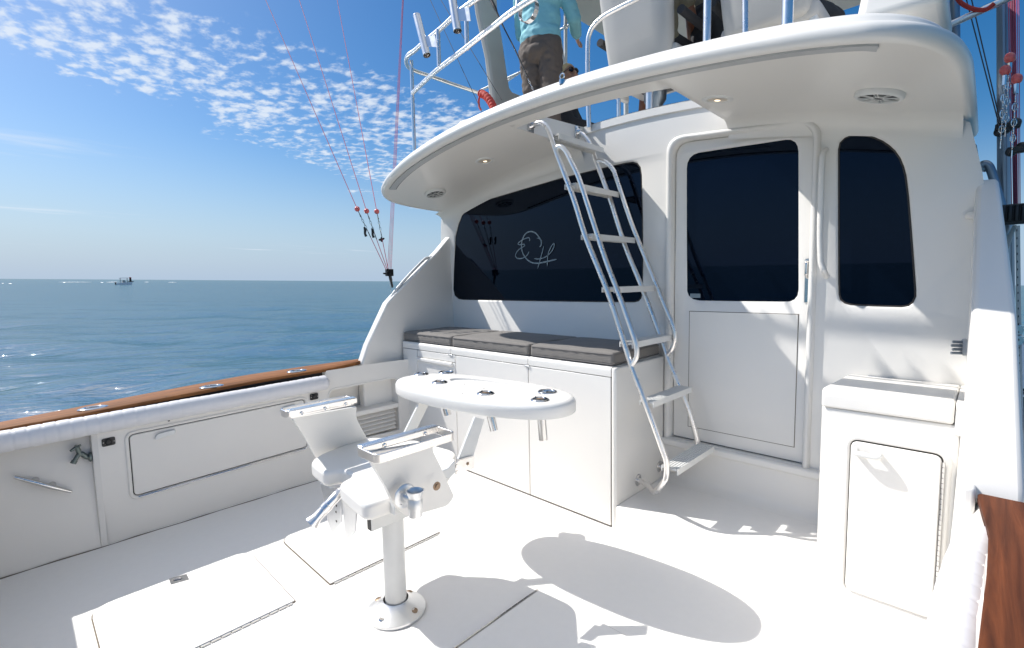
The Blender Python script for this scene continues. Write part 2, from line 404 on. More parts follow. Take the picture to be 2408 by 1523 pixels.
def hull():
    bm = B(); st = []
    for Y, hw, zs in ((-.52, 1.86, .70), (.4, 1.93, .74), (1, 1.97, .76), (2, 2.0, .78), (3, 2.06, .90), (6, 1.95, 1.15), (9, 1.3, 1.45), (11.2, .12, 1.75)):
        cx = -1.80
        row = [(cx-hw, Y, zs), (cx-hw+.02, Y, zs-.10), (cx-hw*.97, Y, .2), (cx-hw*.86, Y, -.5), (cx-hw*.6, Y, -.9), (cx, Y, -1.2),
               (cx+hw*.6, Y, -.9), (cx+hw*.86, Y, -.5), (cx+hw*.97, Y, .2), (cx+hw-.02, Y, zs-.10), (cx+hw, Y, zs)]
        st.append([Vector(p) for p in row])
    grid(bm, st); bm.faces.new([bm.verts.new(p) for p in st[0]])
    return bm
ob('hull', hull(), HULLM, boat, ang=50)
# foredeck and side decks
bm = B()
P = []
for Y, z in ((3.06, .905), (4, .97), (6, 1.13), (9, 1.43), (11.1, 1.73)):
    hw = np.interp(Y, [-.5, 1, 3, 6, 9, 11.2], [1.86, 1.97, 2.06, 1.95, 1.3, .12])-.01
    P.append([Vector((-1.8+s*hw, Y, z+.02*(1-s*s))) for s in np.linspace(-1, 1, 9)])
grid(bm, P); ob('side_deck', bm, GEL, boat)

# cockpit deck
bm = B()
box(bm, -3.60, .02, -.24, 2.50, -.05, 0)
deck = ob('cockpit_deck', bm, DECKM, boat)
bm = B()   # raised step in the door recess, with a soft nose
tess_a = [Vector((-1.50, p[0], p[1])) for p in [Vector((q[0], q[1])) for q in [(v.x, v.y) for v in [Vector((*k[:2], 0)) if not isinstance(k, Vector) else k for k in fillet([(2.352, 0, 0), (2.356, .145, 0), (3.0, .145, 0)], .022, 8)]]]]
tess_a = [Vector((-1.470, p.y, p.z)) for p in tess_a]; tess_a.append(Vector((-1.470, 3.0, 0)))
prism(bm, tess_a, (1.455, 0, 0)); ob('step', bm, DECKM, boat)

def hatch(x0, x1, y0, y1, rc):
    """flush lid: dark seam under, lid on top; rc = corner radii"""
    o = rpoly([(x0, y0), (x1, y0), (x1, y1), (x0, y1)], rc)
    bm = B(); prism(bm, [(p[0], p[1], .0015) for p in inset2(o, .0045)], (0, 0, .0015)); s = ob('seam', bm, SEAM, deck)
    bm = B(); prism(bm, [(p[0], p[1], .0035) for p in inset2(o, -.0005)], (0, 0, .0045)); h = ob('deck_hatch', bm, DECKM, deck, bevel=.0015, seg=1)
    return h
for (x0, x1) in ((-2.845, -2.213), (-1.435, -.80)):
    out = x0 < -2
    for (y0, y1) in ((.155, .815), (.985, 1.645)):
        r = [.09 if out else .005, .005 if out else .09, .005 if out else .09, .09 if out else .005]
        hatch(x0, x1, y0, y1, r)
for xh, ys in ((-2.205, ((.17, .80), (1.0, 1.63))), (-1.443, ((.17, .80), (1.0, 1.63)))):   # hinge barrels along the inboard edges
    for a, b in ys:
        bm = B(); k = a
        while k < b-.001:
            tube(bm, [(xh, k, .006), (xh, min(b, k+.034), .006)], .0035, 6); k += .038
        ob('hinge', bm, STEEL, deck)

# flush lifting latch in the nearest hatch
pl = [az(x, y, .0075) for x, y in ((397, 1361), (439, 1350), (445, 1363), (402, 1375))]
bm = B(); hexa(bm, pl, [p+Vector((0, 0, .0025)) for p in pl]); lt = ob('hatch_latch', bm, STEEL, deck, bevel=.0008, seg=1)
c_ = sum(pl, Vector())/4; u_ = (pl[1]-pl[0]).normalized(); v_ = (pl[3]-pl[0]).normalized()
bm = B(); hexa(bm, [c_-u_*.024-v_*.008+Vector((0, 0, .0027)), c_+u_*.012-v_*.008+Vector((0, 0, .0027)), c_+u_*.012+v_*.008+Vector((0, 0, .0027)), c_-u_*.024+v_*.008+Vector((0, 0, .0027))], [c_-u_*.024-v_*.008+Vector((0, 0, .003)), c_+u_*.012-v_*.008+Vector((0, 0, .003)), c_+u_*.012+v_*.008+Vector((0, 0, .003)), c_-u_*.024+v_*.008+Vector((0, 0, .003))]); ob('recess', bm, RUBBER, lt)
bm = B(); tube(bm, fillet([c_-u_*.020-v_*.006+Vector((0, 0, .004)), c_+u_*.009-v_*.006+Vector((0, 0, .004)), c_+u_*.009+v_*.006+Vector((0, 0, .004)), c_-u_*.020+v_*.006+Vector((0, 0, .004))], .004), .0016, 6); ob('ring', bm, STEEL, lt)
bm = B(); tube(bm, [(-3.509+.003*math.sin(i*1.7), -.24+i*.11, .001) for i in range(24)], [.003+.0015*math.sin(i*2.3) for i in range(24)], 6); ob('caulk_line', bm, SEAM, deck)
# ---- port bulwark
YS = [-.25, -.1, .25, .43, .8, 1.15, 1.6, 2.0, 2.05]
WIX = [-3.52, -3.530, -3.535, -3.538, -3.540, -3.545, -3.56, -3.60, -3.64]      # inner edge of the wood
WOX = [-3.70, -3.72, -3.75, -3.77, -3.79, -3.81, -3.815, -3.80, -3.80]
WZ = [.752, .758, .774, .783, .800, .814, .819, .820, .820]
def wz(Y): return float(np.interp(Y, YS, WZ))
def wix(Y): return float(np.interp(Y, YS, WIX))
def wox(Y): return float(np.interp(Y, YS, WOX))
FX = -3.535   # inner face
bm = B()
# aft part: face slants outboard to the top
Yc = .262
grid(bm, [[Vector((-3.515, Y, -.01)), Vector((-3.56, Y, .30)), Vector((-3.60, Y, .60)), Vector((-3.62, Y, wz(Y)-.05))] for Y in (-.25, 0, .15, Yc)])
grid(bm, [[Vector((-3.515, Yc, -.01)), Vector((-3.56, Yc, .30)), Vector((-3.60, Yc, .60)), Vector((-3.62, Yc, wz(Yc)-.05))],
          [Vector((-3.512, Yc+.004, -.01)), Vector((-3.535, Yc+.004, .30)), Vector((-3.538, Yc+.004, .60)), Vector((-3.54, Yc+.004, wz(Yc)-.05))],
          [Vector((-3.512, Yc+.03, -.01)), Vector((-3.53, Yc+.03, .30)), Vector((-3.53, Yc+.03, .60)), Vector((-3.53, Yc+.03, wz(Yc)-.05))]])
# forward part with openings for the locker and the cubby, cut from one sheet in (Y, z)
lock_o = [(p[0], p[1]) for p in rpoly([(.427, .232), (1.46, .262), (1.457, .625), (.427, .605)], .03)]
cub = rpoly([(1.66, .225), (2.25, .205), (2.245, .655), (1.645, .650)], [.02, .02, .05, .05])
outer = [(Yc+.03, -.01), (2.5, -.01), (2.5, .80), (2.0, wz(2.0)-.012), (1.63, wz(1.63)-.012), (1.60, wz(1.6)-.075), (1.15, wz(1.15)-.075), (.43, wz(.43)-.075), (Yc+.03, wz(Yc)-.075)]
fx = lambda Y: -3.53-.012*max(0, (Y-.3)/2)
loops = tess(bm, [(fx(p[0]), p[0], p[1]) for p in outer], [[(fx(p[0]), p[0], p[1]) for p in lock_o], [(fx(p[0]), p[0], p[1]) for p in cub]])
# locker rebate
inn = [bm.verts.new((v.co.x-.018, v.co.y, v.co.z)) for v in loops[1]]; bridge(bm, loops[1], inn)
# cubby recess: walls, back, shelf
inn = [bm.verts.new((v.co.x-.20, v.co.y+(.0 if v.co.y > 2 else .02), v.co.z)) for v in loops[2]]; bridge(bm, loops[2], inn); bm.faces.new(inn)
bul = ob('bulwark', bm, GELW, boat, ang=30)
bul['label'] = 'port bulwark with locker and cubby openings in its inner face'
bm = B()
for o_, d, h in ((lock_o, .020, .006), (cub, .018, .005)):
    a = inset2(o_, .004); b = inset2(o_, d)
    A = [bm.verts.new((fx(p[0])+.001, p[0], p[1])) for p in a]; A2 = [bm.verts.new((fx(p[0])+h, p[0], p[1])) for p in inset2(o_, .008)]
    B2 = [bm.verts.new((fx(p[0])+h, p[0], p[1])) for p in inset2(o_, d-.004)]; B1 = [bm.verts.new((fx(p[0])+.001, p[0], p[1])) for p in b]
    bridge(bm, A, A2); bridge(bm, A2, B2); bridge(bm, B2, B1)
ob('trim', bm, GELW, bul, ang=60)
bm = B(); prism(bm, [(fx(p[0])-.017, p[0], p[1]) for p in inset2(lock_o, -.0005)], (.002, 0, 0)); ob('gasket', bm, RUBBER, bul)
bm = B(); prism(bm, [(fx(p[0])-.014, p[0], p[1]) for p in inset2(lock_o, -.006)], (.014, 0, 0)); ld = ob('locker_door', bm, GELW, bul, bevel=.003)
for Yh in (.60, 1.33):
    bm = B(); zt = .585+.012*(Yh-.6)/.7
    poly = rpoly([(Yh-.055, zt-.04), (Yh+.055, zt-.026), (Yh+.055, zt+.004), (Yh-.04, zt-.004)], .014)
    prism(bm, [(fx(Yh)-.001, p[0], p[1]) for p in poly], (.020, 0, 0)); ob('pull', bm, PLASTIC, ld, bevel=.006, seg=3)
bm = B(); tube(bm, [(fx(.45)+.003, .45, .227), (fx(1.44)+.003, 1.44, .256)], .0045, 8); ob('hinge', bm, STEEL, ld)
bm = B(); box(bm, -3.73, fx(2)+.016, 1.668, 2.240, .405, .445); ob('shelf', bm, GELW, bul, bevel=.010, seg=3)
bm = B()
for i in range(5):
    z = .235+i*.034
    prism(bm, [(-3.585, 1.70, z+.018), (-3.548, 1.70, z-.006), (-3.545, 1.70, z), (-3.582, 1.70, z+.024)], (0, .52, 0))
ob('louvre', bm, GELW, bul)
bm = B(); box(bm, -3.74, -3.60, 1.80, 2.02, .47, .60); ob('tackle_box', bm, BEIGE, bul, bevel=.02, seg=3) if False else bm.free()
# bulwark top and outer side
bm = B(); grid(bm, [[Vector((-3.585, Y, wz(Y)-.13)), Vector((-3.585, Y, wz(Y)-.024))] for Y in (-.25, .4, 1.0, 1.62)]); ob('under_rail_shade', bm, RUBBER, boat)  # black strip standing in for the shade under the wood rail
bm = B()
grid(bm, [[Vector((wix(Y)-.06, Y, wz(Y)-.026)), Vector((wox(Y)+.004, Y, wz(Y)-.026)), Vector((wox(Y)+.004, Y, wz(Y)-.12)), Vector((wox(Y)+.03, Y, .4))] for Y in YS])
ob('gunwale', bm, GEL, boat)
# transom: coaming across the stern, just out of the picture
bm = B(); box(bm, -3.60, .10, -.44, -.19, -.05, .745); ob('transom', bm, GELW, boat, bevel=.02)
bm = B(); box(bm, -3.70, .25, -.46, -.165, .747, .78); ob('transom_cap', bm, TEAKD, boat, bevel=.008)

def board(name, ins, outs, zs, Ys, m, t=.024):
    bm = B()
    rows = []
    for Y, a, b, z in zip(Ys, ins, outs, zs):
        rows.append([Vector(p) for p in ((a, Y, z-t), (a, Y, z-.005), (a+(b-a)*.03, Y, z), (b-(b-a)*.03, Y, z), (b, Y, z-.005), (b, Y, z-t), (a, Y, z-t))])
    grid(bm, rows)
    bm.faces.new([bm.verts.new(p) for p in rows[0][:-1]]); bm.faces.new([bm.verts.new(p) for p in rows[-1][:-1]])
    bmesh.ops.remove_doubles(bm, verts=bm.verts, dist=1e-5)
    return ob(name, bm, m, boat, ang=50)
def dense(Ys, arrs, n=30):
    yy = np.linspace(Ys[0], Ys[-1], n); return yy, [np.interp(yy, Ys, a) for a in arrs]
yy, (a_, b_, z_) = dense(YS, [WIX, WOX, WZ])
# the wood tapers to a point at the cabin end
for i, Y in enumerate(yy):
    if Y > 1.55:
        k = (Y-1.55)/.5; a_[i] = a_[i]-.10*k**2.2; b_[i] = b_[i]
o = board('covering_board', a_, b_, z_, yy, TEAK); o['label'] = 'sun bleached teak covering board along the far side rail'
for Y in (.62, 1.38):
    bm = B(); hexa(bm, [(wix(Y)+.001, Y, wz(Y)+.0004), (wox(Y), Y+.16, wz(Y)+.0004), (wox(Y), Y+.1625, wz(Y)+.0004), (wix(Y)+.001, Y+.0025, wz(Y)+.0004)], [(wix(Y)+.001, Y, wz(Y)+.0009), (wox(Y), Y+.16, wz(Y)+.0009), (wox(Y), Y+.1625, wz(Y)+.0009), (wix(Y)+.001, Y+.0025, wz(Y)+.0009)])
    ob('scarf_joint', bm, RUBBER, bpy.data.objects['covering_board'])
def bolster(name, path, r, m, pitch=.055):
    """padded roll with stitched pleats"""
    P0 = [Vector(p) for p in path]; d = [0]
    for a, b in zip(P0, P0[1:]): d.append(d[-1]+(b-a).length)
    N = int(d[-1]/pitch)*8; pts = []; rs = []
    for i in range(N+1):
        s = d[-1]*i/N; pts.append(Vector([float(np.interp(s, d, [p[k] for p in P0])) for k in range(3)]))
        ph = (s/pitch) % 1; end = min(1, min(s, d[-1]-s)/.03+.35)**.5
        rs.append(r*(1-.055*math.exp(-((min(ph, 1-ph))/.06)**2)+.01*math.sin(s*9)+.012*math.sin(s*23))*end)
    bm = B(); tube(bm, pts, rs, 20); return ob(name, bm, m, boat, ang=75)
o = bolster('bolster', [(-3.500, Y, float(np.interp(Y, [-.1, .27, .86, 1.6], [.697, .706, .715, .727]))) for Y in np.linspace(-.2, 1.62, 14)], .055, VINYL)
o['label'] = 'pleated padded bolster under the far side rail'

# ---- starboard bulwark, just under the camera
SPX = [(2299, 1160), (2311, 1201), (2325, 1246), (2324, 1280), (2321, 1340), (2309, 1438), (2299, 1523)]
sp = [az(x, y, .815) for x, y in SPX]
SY = [p.y for p in sp][::-1]; SXI = [p.x for p in sp][::-1]
SY = [-.25]+SY; SXI = [SXI[0]-.02]+SXI
yy = np.array(sorted(set(list(np.linspace(-.25, SY[-1], 22))+SY)))
a_ = np.interp(yy, SY, SXI); b_ = np.full_like(a_, .26); z_ = np.interp(yy, [-.25, 1, 2], [.78, .812, .817])
o = board('covering_board', a_, b_, z_, yy, TEAKD); o['label'] = 'dark oiled teak covering board in the near corner'
bm = B()
grid(bm, [[Vector((-.052, Y, -.01)), Vector((-.048, Y, .30)), Vector((-.036, Y, .62)), Vector((-.012, Y, .72)), Vector((.03, Y, .789))] for Y in (-.25, 1.0, 1.6, 2.0, 2.36)])
grid(bm, [[Vector((.02, Y, .788)), Vector((.24, Y, .788)), Vector((.28, Y, .60)), Vector((.26, Y, .0))] for Y in (-.25, 1.0, 2.2, 2.95)])
ob('bulwark', bm, GELW, boat, ang=4)
bp = [az(x, y, .745) for x, y in ((2296, 1303), (2282, 1340), (2266, 1420), (2250, 1523))]
bpath = [Vector((bp[0].x+.012, bp[0].y+.09, .75))]+bp+[Vector((bp[-1].x-.03, .6, .735)), Vector((bp[-1].x-.05, 0, .72))]
o = bolster('bolster', bpath, .050, VINYL, .06); o['label'] = 'bright pleated bolster in the near corner beside the dark teak'

# ---- cabin aft bulkhead, with openings for window, door and side light
def onw(pts, Y=WALL): return [(ay(x, y, Y).x, ay(x, y, Y).z) for x, y in pts]
WIN = onw([(1066, 640), (1070, 556), (1077, 527), (1085, 507), (1098, 492), (1115, 480), (1140, 471), (1165, 464), (1232, 444), (1325, 417), (1400, 399), (1439, 390), (1470, 383), (1486, 381), (1497, 384), (1504, 393), (1507, 412), (1509, 500), (1510, 600), (1509, 686), (1506, 700), (1500, 707), (1490, 709.5), (1400, 709), (1200, 706), (1088, 704), (1077, 702), (1068, 694), (1065, 680)])
SIDE = onw([(1971.5, 500), (1971.5, 350), (1975, 335), (1986, 324), (2000, 318), (2018, 316), (2036, 318), (2055, 322.5), (2074, 331), (2089, 341), (2103, 354), (2115, 371), (2123, 390), (2129, 412), (2135, 460), (2140, 520), (2147, 610), (2152, 680), (2152, 697), (2146, 710), (2136, 718), (2120, 720.5), (2060, 719), (2000, 716), (1986, 712), (1976, 704), (1973, 692), (1972, 660)])
DOORH = rpoly([(-1.430, .42), (-.668, .42), (-.668, 2.232), (-1.430, 2.300)], [0, 0, .085, .10], 7)   # door opening
outer = [(-3.66, -.0), (-3.70, .5), (-3.80, 1.72), (-3.785, 2.0)]
outer += [(X, sof(X)+(.0 if not (-2.10 < X < -1.09) else .135)) for X in np.linspace(-3.77, -.12, 50)]
outer += [(-.075, 2.10), (-.03, 1.90), (.013, 1.638), (.069, 1.213), (.09, .85), (.05, .5), (-.05, .3), (-.05, 0)]
bm = B()
loops = tess(bm, [(p[0], WALL, p[1]) for p in outer], [[(p[0], WALL, p[1]) for p in h] for h in (inset2(WIN, .014), inset2(SIDE, .014), DOORH)])
for hl, poly in ((loops[1], WIN), (loops[2], SIDE)):
    mid = [bm.verts.new((p[0], WALL+.004, p[1])) for p in inset2(poly, .006)]; bridge(bm, hl, mid)
    inn = [bm.verts.new((p[0], WALL+.016, p[1])) for p in inset2(poly, .001)]; bridge(bm, mid, inn)
cab = ob('cabin_bulkhead', bm, GEL, boat, ang=50)
def pane(name, poly, Y, par, grow=.004):
    bm = B(); prism(bm, [(p[0], Y, p[1]) for p in inset2(poly, grow)], (0, .008, 0)); return ob(name, bm, GLASS, par)
wpane = pane('window', WIN, WALL+.010, boat); wpane['label'] = 'wide dark tinted window with a white script monogram'
o = pane('window', SIDE, WALL+.010, boat); o['label'] = 'tall dark window with an arched top beside the door'
for poly in (WIN, SIDE):
    bm = B(); A = [bm.verts.new((p[0], WALL+.0085, p[1])) for p in inset2(poly, .003)]; A2 = [bm.verts.new((p[0], WALL+.0085, p[1])) for p in inset2(poly, -.004)]
    bridge(bm, A, A2); ob('window_gasket', bm, RUBBER, wpane if poly is WIN else o)
# monogram on the glass
def LP(pts): return [ay(1188.6+.09756*x, 505.2+.09756*y, WALL+.006) for x, y in pts]
def smooth(pts, n=6):
    P0 = [Vector(p) for p in pts]; out = []
    for i in range(len(P0)-1):
        p0 = P0[max(i-1, 0)]; p1 = P0[i]; p2 = P0[i+1]; p3 = P0[min(i+2, len(P0)-1)]
        for j in range(n):
            t = j/n; out.append(.5*((2*p1)+(p2-p0)*t+(2*p0-5*p1+4*p2-p3)*t*t+(3*p1-p0-3*p2+p3)*t**3))
    out.append(P0[-1]); return out
bm = B()
def stroke(pts, wmax, yoff):
    P0 = smooth(LP(pts)); N = len(P0); A = []; Bv = []
    for i, p in enumerate(P0):
        t = P0[min(i+1, N-1)]-P0[max(i-1, 0)]; nn = Vector((t.z, 0, -t.x)).normalized(); k = wmax*min(1, (min(i, N-1-i)+.6)/4)
        A.append(bm.verts.new(p+nn*k+Vector((0, yoff, 0)))); Bv.append(bm.verts.new(p-nn*k+Vector((0, yoff, 0))))
    for i in range(N-1): bm.faces.new((A[i], A[i+1], Bv[i+1], Bv[i]))
stroke([(573, 632), (588, 585), (558, 548), (490, 562), (400, 605), (330, 655), (303, 695), (330, 716), (400, 710), (450, 706), (466, 730), (430, 765), (360, 805), (290, 870), (248, 950), (258, 1020), (310, 1050), (400, 1045), (480, 1005), (540, 940), (570, 875)], .0040, 0)
stroke([(825, 775), (862, 715), (868, 650), (845, 590), (810, 535), (750, 455), (690, 415), (610, 398), (520, 425), (450, 500), (402, 620), (387, 740), (402, 860), (440, 960), (520, 1070), (620, 1138), (740, 1162), (860, 1150), (1000, 1120), (1130, 1092), (1240, 1065)], .0055, -.0006)
stroke([(755, 556), (810, 565), (850, 600)], .0035, -.0012)
stroke([(930, 738), (900, 860), (860, 1000), (820, 1150), (778, 1292)], .0042, -.0018)
stroke([(692, 1050), (780, 1060), (900, 1042), (1000, 990), (1080, 925), (1150, 820), (1184, 720), (1168, 692), (1120, 740), (1060, 860), (1028, 960), (1018, 1080), (1008, 1245)], .0040, -.0024)
ob('monogram', bm, LOGO, wpane)

# door frame moulding
bm = B()
fo = rpoly([(-1.475, .40), (-.632, .40), (-.632, 2.262), (-1.475, 2.338)], [0, 0, .10, .115], 8)
fi = rpoly([(-1.430, .40), (-.668, .40), (-.668, 2.230), (-1.430, 2.298)], [0, 0, .085, .10], 8)
A = [bm.verts.new((p[0], WALL-.001, p[1])) for p in fo]; A2 = [bm.verts.new((p[0], WALL-.022, p[1])) for p in inset2(fo, -.010)]
A3 = [bm.verts.new((p[0], WALL-.022, p[1])) for p in inset2(fi, .010)]; A4 = [bm.verts.new((p[0], WALL-.004, p[1])) for p in fi]; A5 = [bm.verts.new((p[0], WALL+.045, p[1])) for p in fi]
bridge(bm, A, A2); bridge(bm, A2, A3); bridge(bm, A3, A4); bridge(bm, A4, A5)
ob('door_frame', bm, GEL, boat, ang=70)
DY = WALL+.030
dleaf = rpoly([(-1.424, .425), (-.671, .425), (-.671, 2.226), (-1.424, 2.294)], [0, 0, .08, .095], 7)
dwin = [(ay(x, y, DY).x, ay(x, y, DY).z) for x, y in ((1615.5, 540), (1615.5, 395), (1617, 383), (1622, 372), (1630, 364.5), (1641, 360), (1700, 351), (1800, 336.5), (1846, 329.5), (1858, 329.5), (1868, 335), (1873, 344), (1875, 357), (1875.3, 500), (1875.5, 680), (1873, 694), (1866, 703), (1856, 707), (1840, 707.5), (1740, 706.5), (1645, 705), (1630, 702), (1620, 694), (1616.5, 684))]
bm = B()
loops = tess(bm, [(p[0], DY, p[1]) for p in dleaf], [[(p[0], DY, p[1]) for p in inset2(dwin, .010)]])
mid = [bm.verts.new((p[0], DY+.010, p[1])) for p in dwin]; bridge(bm, loops[1], mid)
edge = [bm.verts.new((p[0], DY+.012, p[1])) for p in dleaf]; bridge(bm, loops[0], edge)
door = ob('cabin_door', bm, GEL, boat, ang=50)
pane('door_window', dwin, DY+.006, door)
bm = B(); box(bm, ay(1620, 690, DY).x+.006, ay(1646, 700, DY).x, DY+.0045, DY+.0055, ay(1620, 702, DY).z+.006, ay(1620, 690, DY).z); ob('sticker', bm, LOGO, door)
pp = [(-1.325, .505), (-.717, .505), (-.717, 1.245), (-1.325, 1.245)]
bm = B(); prism(bm, [(p[0], DY-.0012, p[1]) for p in inset2(pp, .0022)], (0, .0018, 0)); ob('seam', bm, SEAM, door)
bm = B(); prism(bm, [(p[0], DY-.003, p[1]) for p in inset2(pp, -.0012)], (0, .0025, 0)); ob('door_panel', bm, GEL, door, bevel=.001, seg=1)
bm = B(); prism(bm, [(p[0], WALL+.043, p[1]) for p in inset2(DOORH, .0)], (0, .004, 0)); ob('door_gasket', bm, RUBBER, boat)
# latch
lx = ay(1899, 660, DY).x
bm = B(); box(bm, lx-.013, lx+.011, DY-.005, DY-.0005, 1.31, 1.545); hl = ob('latch_plate', bm, STEEL, door, bevel=.002)
bm = B(); tube(bm, fillet([(lx, DY-.004, 1.53), (lx, DY-.032, 1.525), (lx, DY-.034, 1.455), (lx, DY-.006, 1.445)], .012), .0075, 10); ob('latch_handle', bm, STEEL, door)
# sill ledge and riser below the door
bm = B(); box(bm, -1.478, -.47, WALL-.045, WALL+.05, .372, .418); ob('door_sill', bm, GEL, boat, bevel=.012, seg=3)
bm = B(); grid(bm, [[Vector((x, WALL-.02, .373)), Vector((x, WALL-.026, .20)), Vector((x, WALL-.045, .155)), Vector((x, WALL-.10, .1405))] for x in (-1.478, -.47)]); ob('riser', bm, GEL, boat, ang=70)
# moulded grab ridge between door and side window
bm = B(); g = [ay(1941, 352, WALL), ay(1937, 420, WALL), ay(1934, 560, WALL), ay(1936, 620, WALL), ay(1943, 650, WALL)]
g2 = [Vector((p.x, WALL-.055, p.z)) for p in g]
tube(bm, fillet([Vector((g[0].x, WALL+.005, g[0].z+.0))]+[g2[0]+Vector((0, 0, -.03))]+g2[1:-1]+[g2[-1]+Vector((0, 0, .03)), Vector((g[-1].x, WALL+.005, g[-1].z))], .05), .014, 14)
ob('grab_bar', bm, GEL, boat)

# ---- wings (cockpit side fins)
WP = [(1.98, -.02), (1.985, .80), (2.00, .83), (2.05, .95), (2.25, 1.29), (2.34, 1.37), (2.80, 1.74), (3.0, 1.93), (3.0, -.02)]
bm = B()
prism(bm, [(-3.655+.05*(p[1] < .5), p[0], p[1]) for p in WP], (-.085, 0, 0))
ob('side_wing', bm, GEL, boat, bevel=.016, seg=3)
bm = B()
SWP = [(1.93, .78), (1.94, .835), (2.02, .95), (2.22, 1.20), (2.55, 1.27), (2.62, 1.40), (2.9, 1.77), (3.0, 1.80), (3.0, -.02), (2.0, -.02)]
SWP = [(1.93, .78), (1.94, .84), (2.05, .98), (2.25, 1.29), (2.34, 1.37), (2.80, 1.74), (3.0, 1.86), (3.0, .3)]
a = [(np.interp(p[1], [.8, 1.9], [-.004, -.045]), p[0], p[1]) for p in SWP]; b = [(np.interp(p[1], [.8, 1.3, 1.9], [.115, .085, .02]), p[0], p[1]) for p in SWP]
hexa(bm, a, b); ob('side_wing', bm, GEL, boat, bevel=.016, seg=3)
bm = B(); box(bm, -.020, .012, 1.895, 1.965, .58, .832); ob('wing_foot', bm, GEL, boat, bevel=.010, seg=3)
# inner liner on the starboard side between freezer and rail
bm = B()
def wtop(Y): return float(np.interp(Y, [1.94, 2.05, 2.25, 2.34, 2.80, 3.0], [.84, .98, 1.29, 1.37, 1.74, 1.86]))
def wxx(z): return float(np.interp(z, [.8, 1.9], [-.004, -.045]))
rows = []
for Y in (1.94, 2.05, 2.15, 2.25, 2.34, 2.6, 2.8, 2.952):
    T_ = wtop(Y); k1 = min(T_, 1.0); rows.append([Vector((-.052, Y, -.01)), Vector((-.048, Y, .30)), Vector((-.037 if Y < 2.3 else -.040, Y, .62)), Vector((-.011 if Y < 2.3 else -.034, Y, k1-.12)), Vector((-.006 if Y < 2.3 else -.030, Y, k1-.06)), Vector((min(wxx(T_)-.004, -.018 if Y > 2.3 else 0), Y, max(k1-.03, T_-.12))), Vector((wxx(T_)-.002, Y, T_-.020)), Vector((wxx(T_)+.012, Y, T_-.016))])
grid(bm, rows); ob('side_liner', bm, GEL, boat, ang=4)
# cabin sides and roof, forward of the bulkhead
bm = B()
def ring(Y, sx=1.0):
    c = -1.83
    pts = [(-3.84, .85), (-3.80, 1.72), (-3.76, 2.12), (-3.70, 2.16)]+[(X, sof(X)) for X in np.linspace(-3.6, -.25, 8)]+[(-.12, 2.13), (-.05, 2.0), (.013, 1.638), (.069, 1.213), (.10, .85)]
    return [Vector((c+(x-c)*sx, Y, z)) for x, z in pts]
grid(bm, [ring(2.952), ring(3.6), ring(5.0, .98), ring(6.5, .9)]); bm.faces.new([bm.verts.new(p) for p in ring(6.5, .9)])
ob('cabin_side', bm, GEL, boat, ang=35)
bm = B(); prism(bm, [(ring(3.2)[k].x, 3.2, ring(3.2)[k].z) for k in (0,)] if False else [(.060, 3.6, 1.30), (.020, 3.6, 1.75), (.0, 5.6, 1.8), (.04, 5.6, 1.38)], (.012, 0, 0)); ob('window', bm, GLASS, boat)
# ------------------------------------------------------------------ flybridge overhang
OUT = [(-.092, 3.4), (-.093, 2.95), (-.094, 2.7), (-.096, 2.45), (-.101, 2.26), (-.121, 2.12), (-.156, 2.035), (-.205, 1.982), (-.27, 1.955), (-.34, 1.947), (-.49, 1.955), (-.67, 1.978), (-.88, 2.004), (-1.10, 2.026),
       (-1.35, 2.042), (-1.6, 2.050), (-1.86, 2.055), (-2.10, 2.055), (-2.43, 2.052), (-2.70, 2.052), (-3.0, 2.062), (-3.22, 2.088), (-3.36, 2.120), (-3.47, 2.165), (-3.56, 2.25), (-3.61, 2.38), (-3.645, 2.6), (-3.665, 2.9), (-3.68, 3.4)]
def opath(n=110):
    P0 = smooth([(p[0], p[1], 0) for p in OUT], 5); return P0
OP = opath()
def _ins(P0, X):
    for i in range(len(P0)-1):
        a, b = P0[i], P0[i+1]
        if (a.x-X)*(b.x-X) < 0 and abs(a.x-X) > 1e-5 and abs(b.x-X) > 1e-5: return P0[:i+1]+[a+(b-a)*((X-a.x)/(b.x-a.x))]+P0[i+1:]
    return P0

def onrm(i):
    t = OP[min(i+1, len(OP)-1)]-OP[max(i-1, 0)]; t.z = 0; t = t.normalized(); return Vector((t.y, -t.x, 0))*1
_s = 1 if onrm(len(OP)//2).y < 0 else -1
HX0, HX1, HY0 = -2.10, -1.10, 2.235
PROF = [(-.004, .001), (-.003, -.005), (.004, -.007), (.018, -.005), (.030, .004), (.037, .018), (.038, .032), (.032, .045), (.022, .053), (.012, .057), (.007, .062), (.002, .074), (-.008, .087), (-.025, .096), (-.06, .104), (-.13, .108)]
bm = B()
grid(bm, [[Vector((p.x, p.y, sof(p.x)))+onrm(i)*_s*o_+Vector((0, 0, h)) for o_, h in PROF] for i, p in enumerate(OP)])
ovh = ob('flybridge_rim', bm, GEL, boat, ang=60)
bm = B()
def colgrid(z_add, Yend, skip=True):
    cols = []
    seq = []
    for i, p in enumerate(OP):
        if abs(p.x-HX1) < 1e-3: seq += [(i, p, False), (i, p, True)]
        elif abs(p.x-HX0) < 1e-3: seq += [(i, p, True), (i, p, False)]
        else: seq.append((i, p, HX0 < p.x < HX1))
    for i, p, hole in seq:
        X = p.x
        Y1 = HY0 if hole else Yend
        q = p if z_add == 0 else p-onrm(i)*_s*.129; y0_ = min(q.y, Y1)
        cols.append((hole, [Vector((q.x, y0_+(Y1-y0_)*t, sof(q.x)+(0 if z_add == 0 else z_add+.045*min(1, max(0, (y0_+(Y1-y0_)*t-2.3)/.6))))) for t in np.linspace(0, 1, 9)]))
    return cols
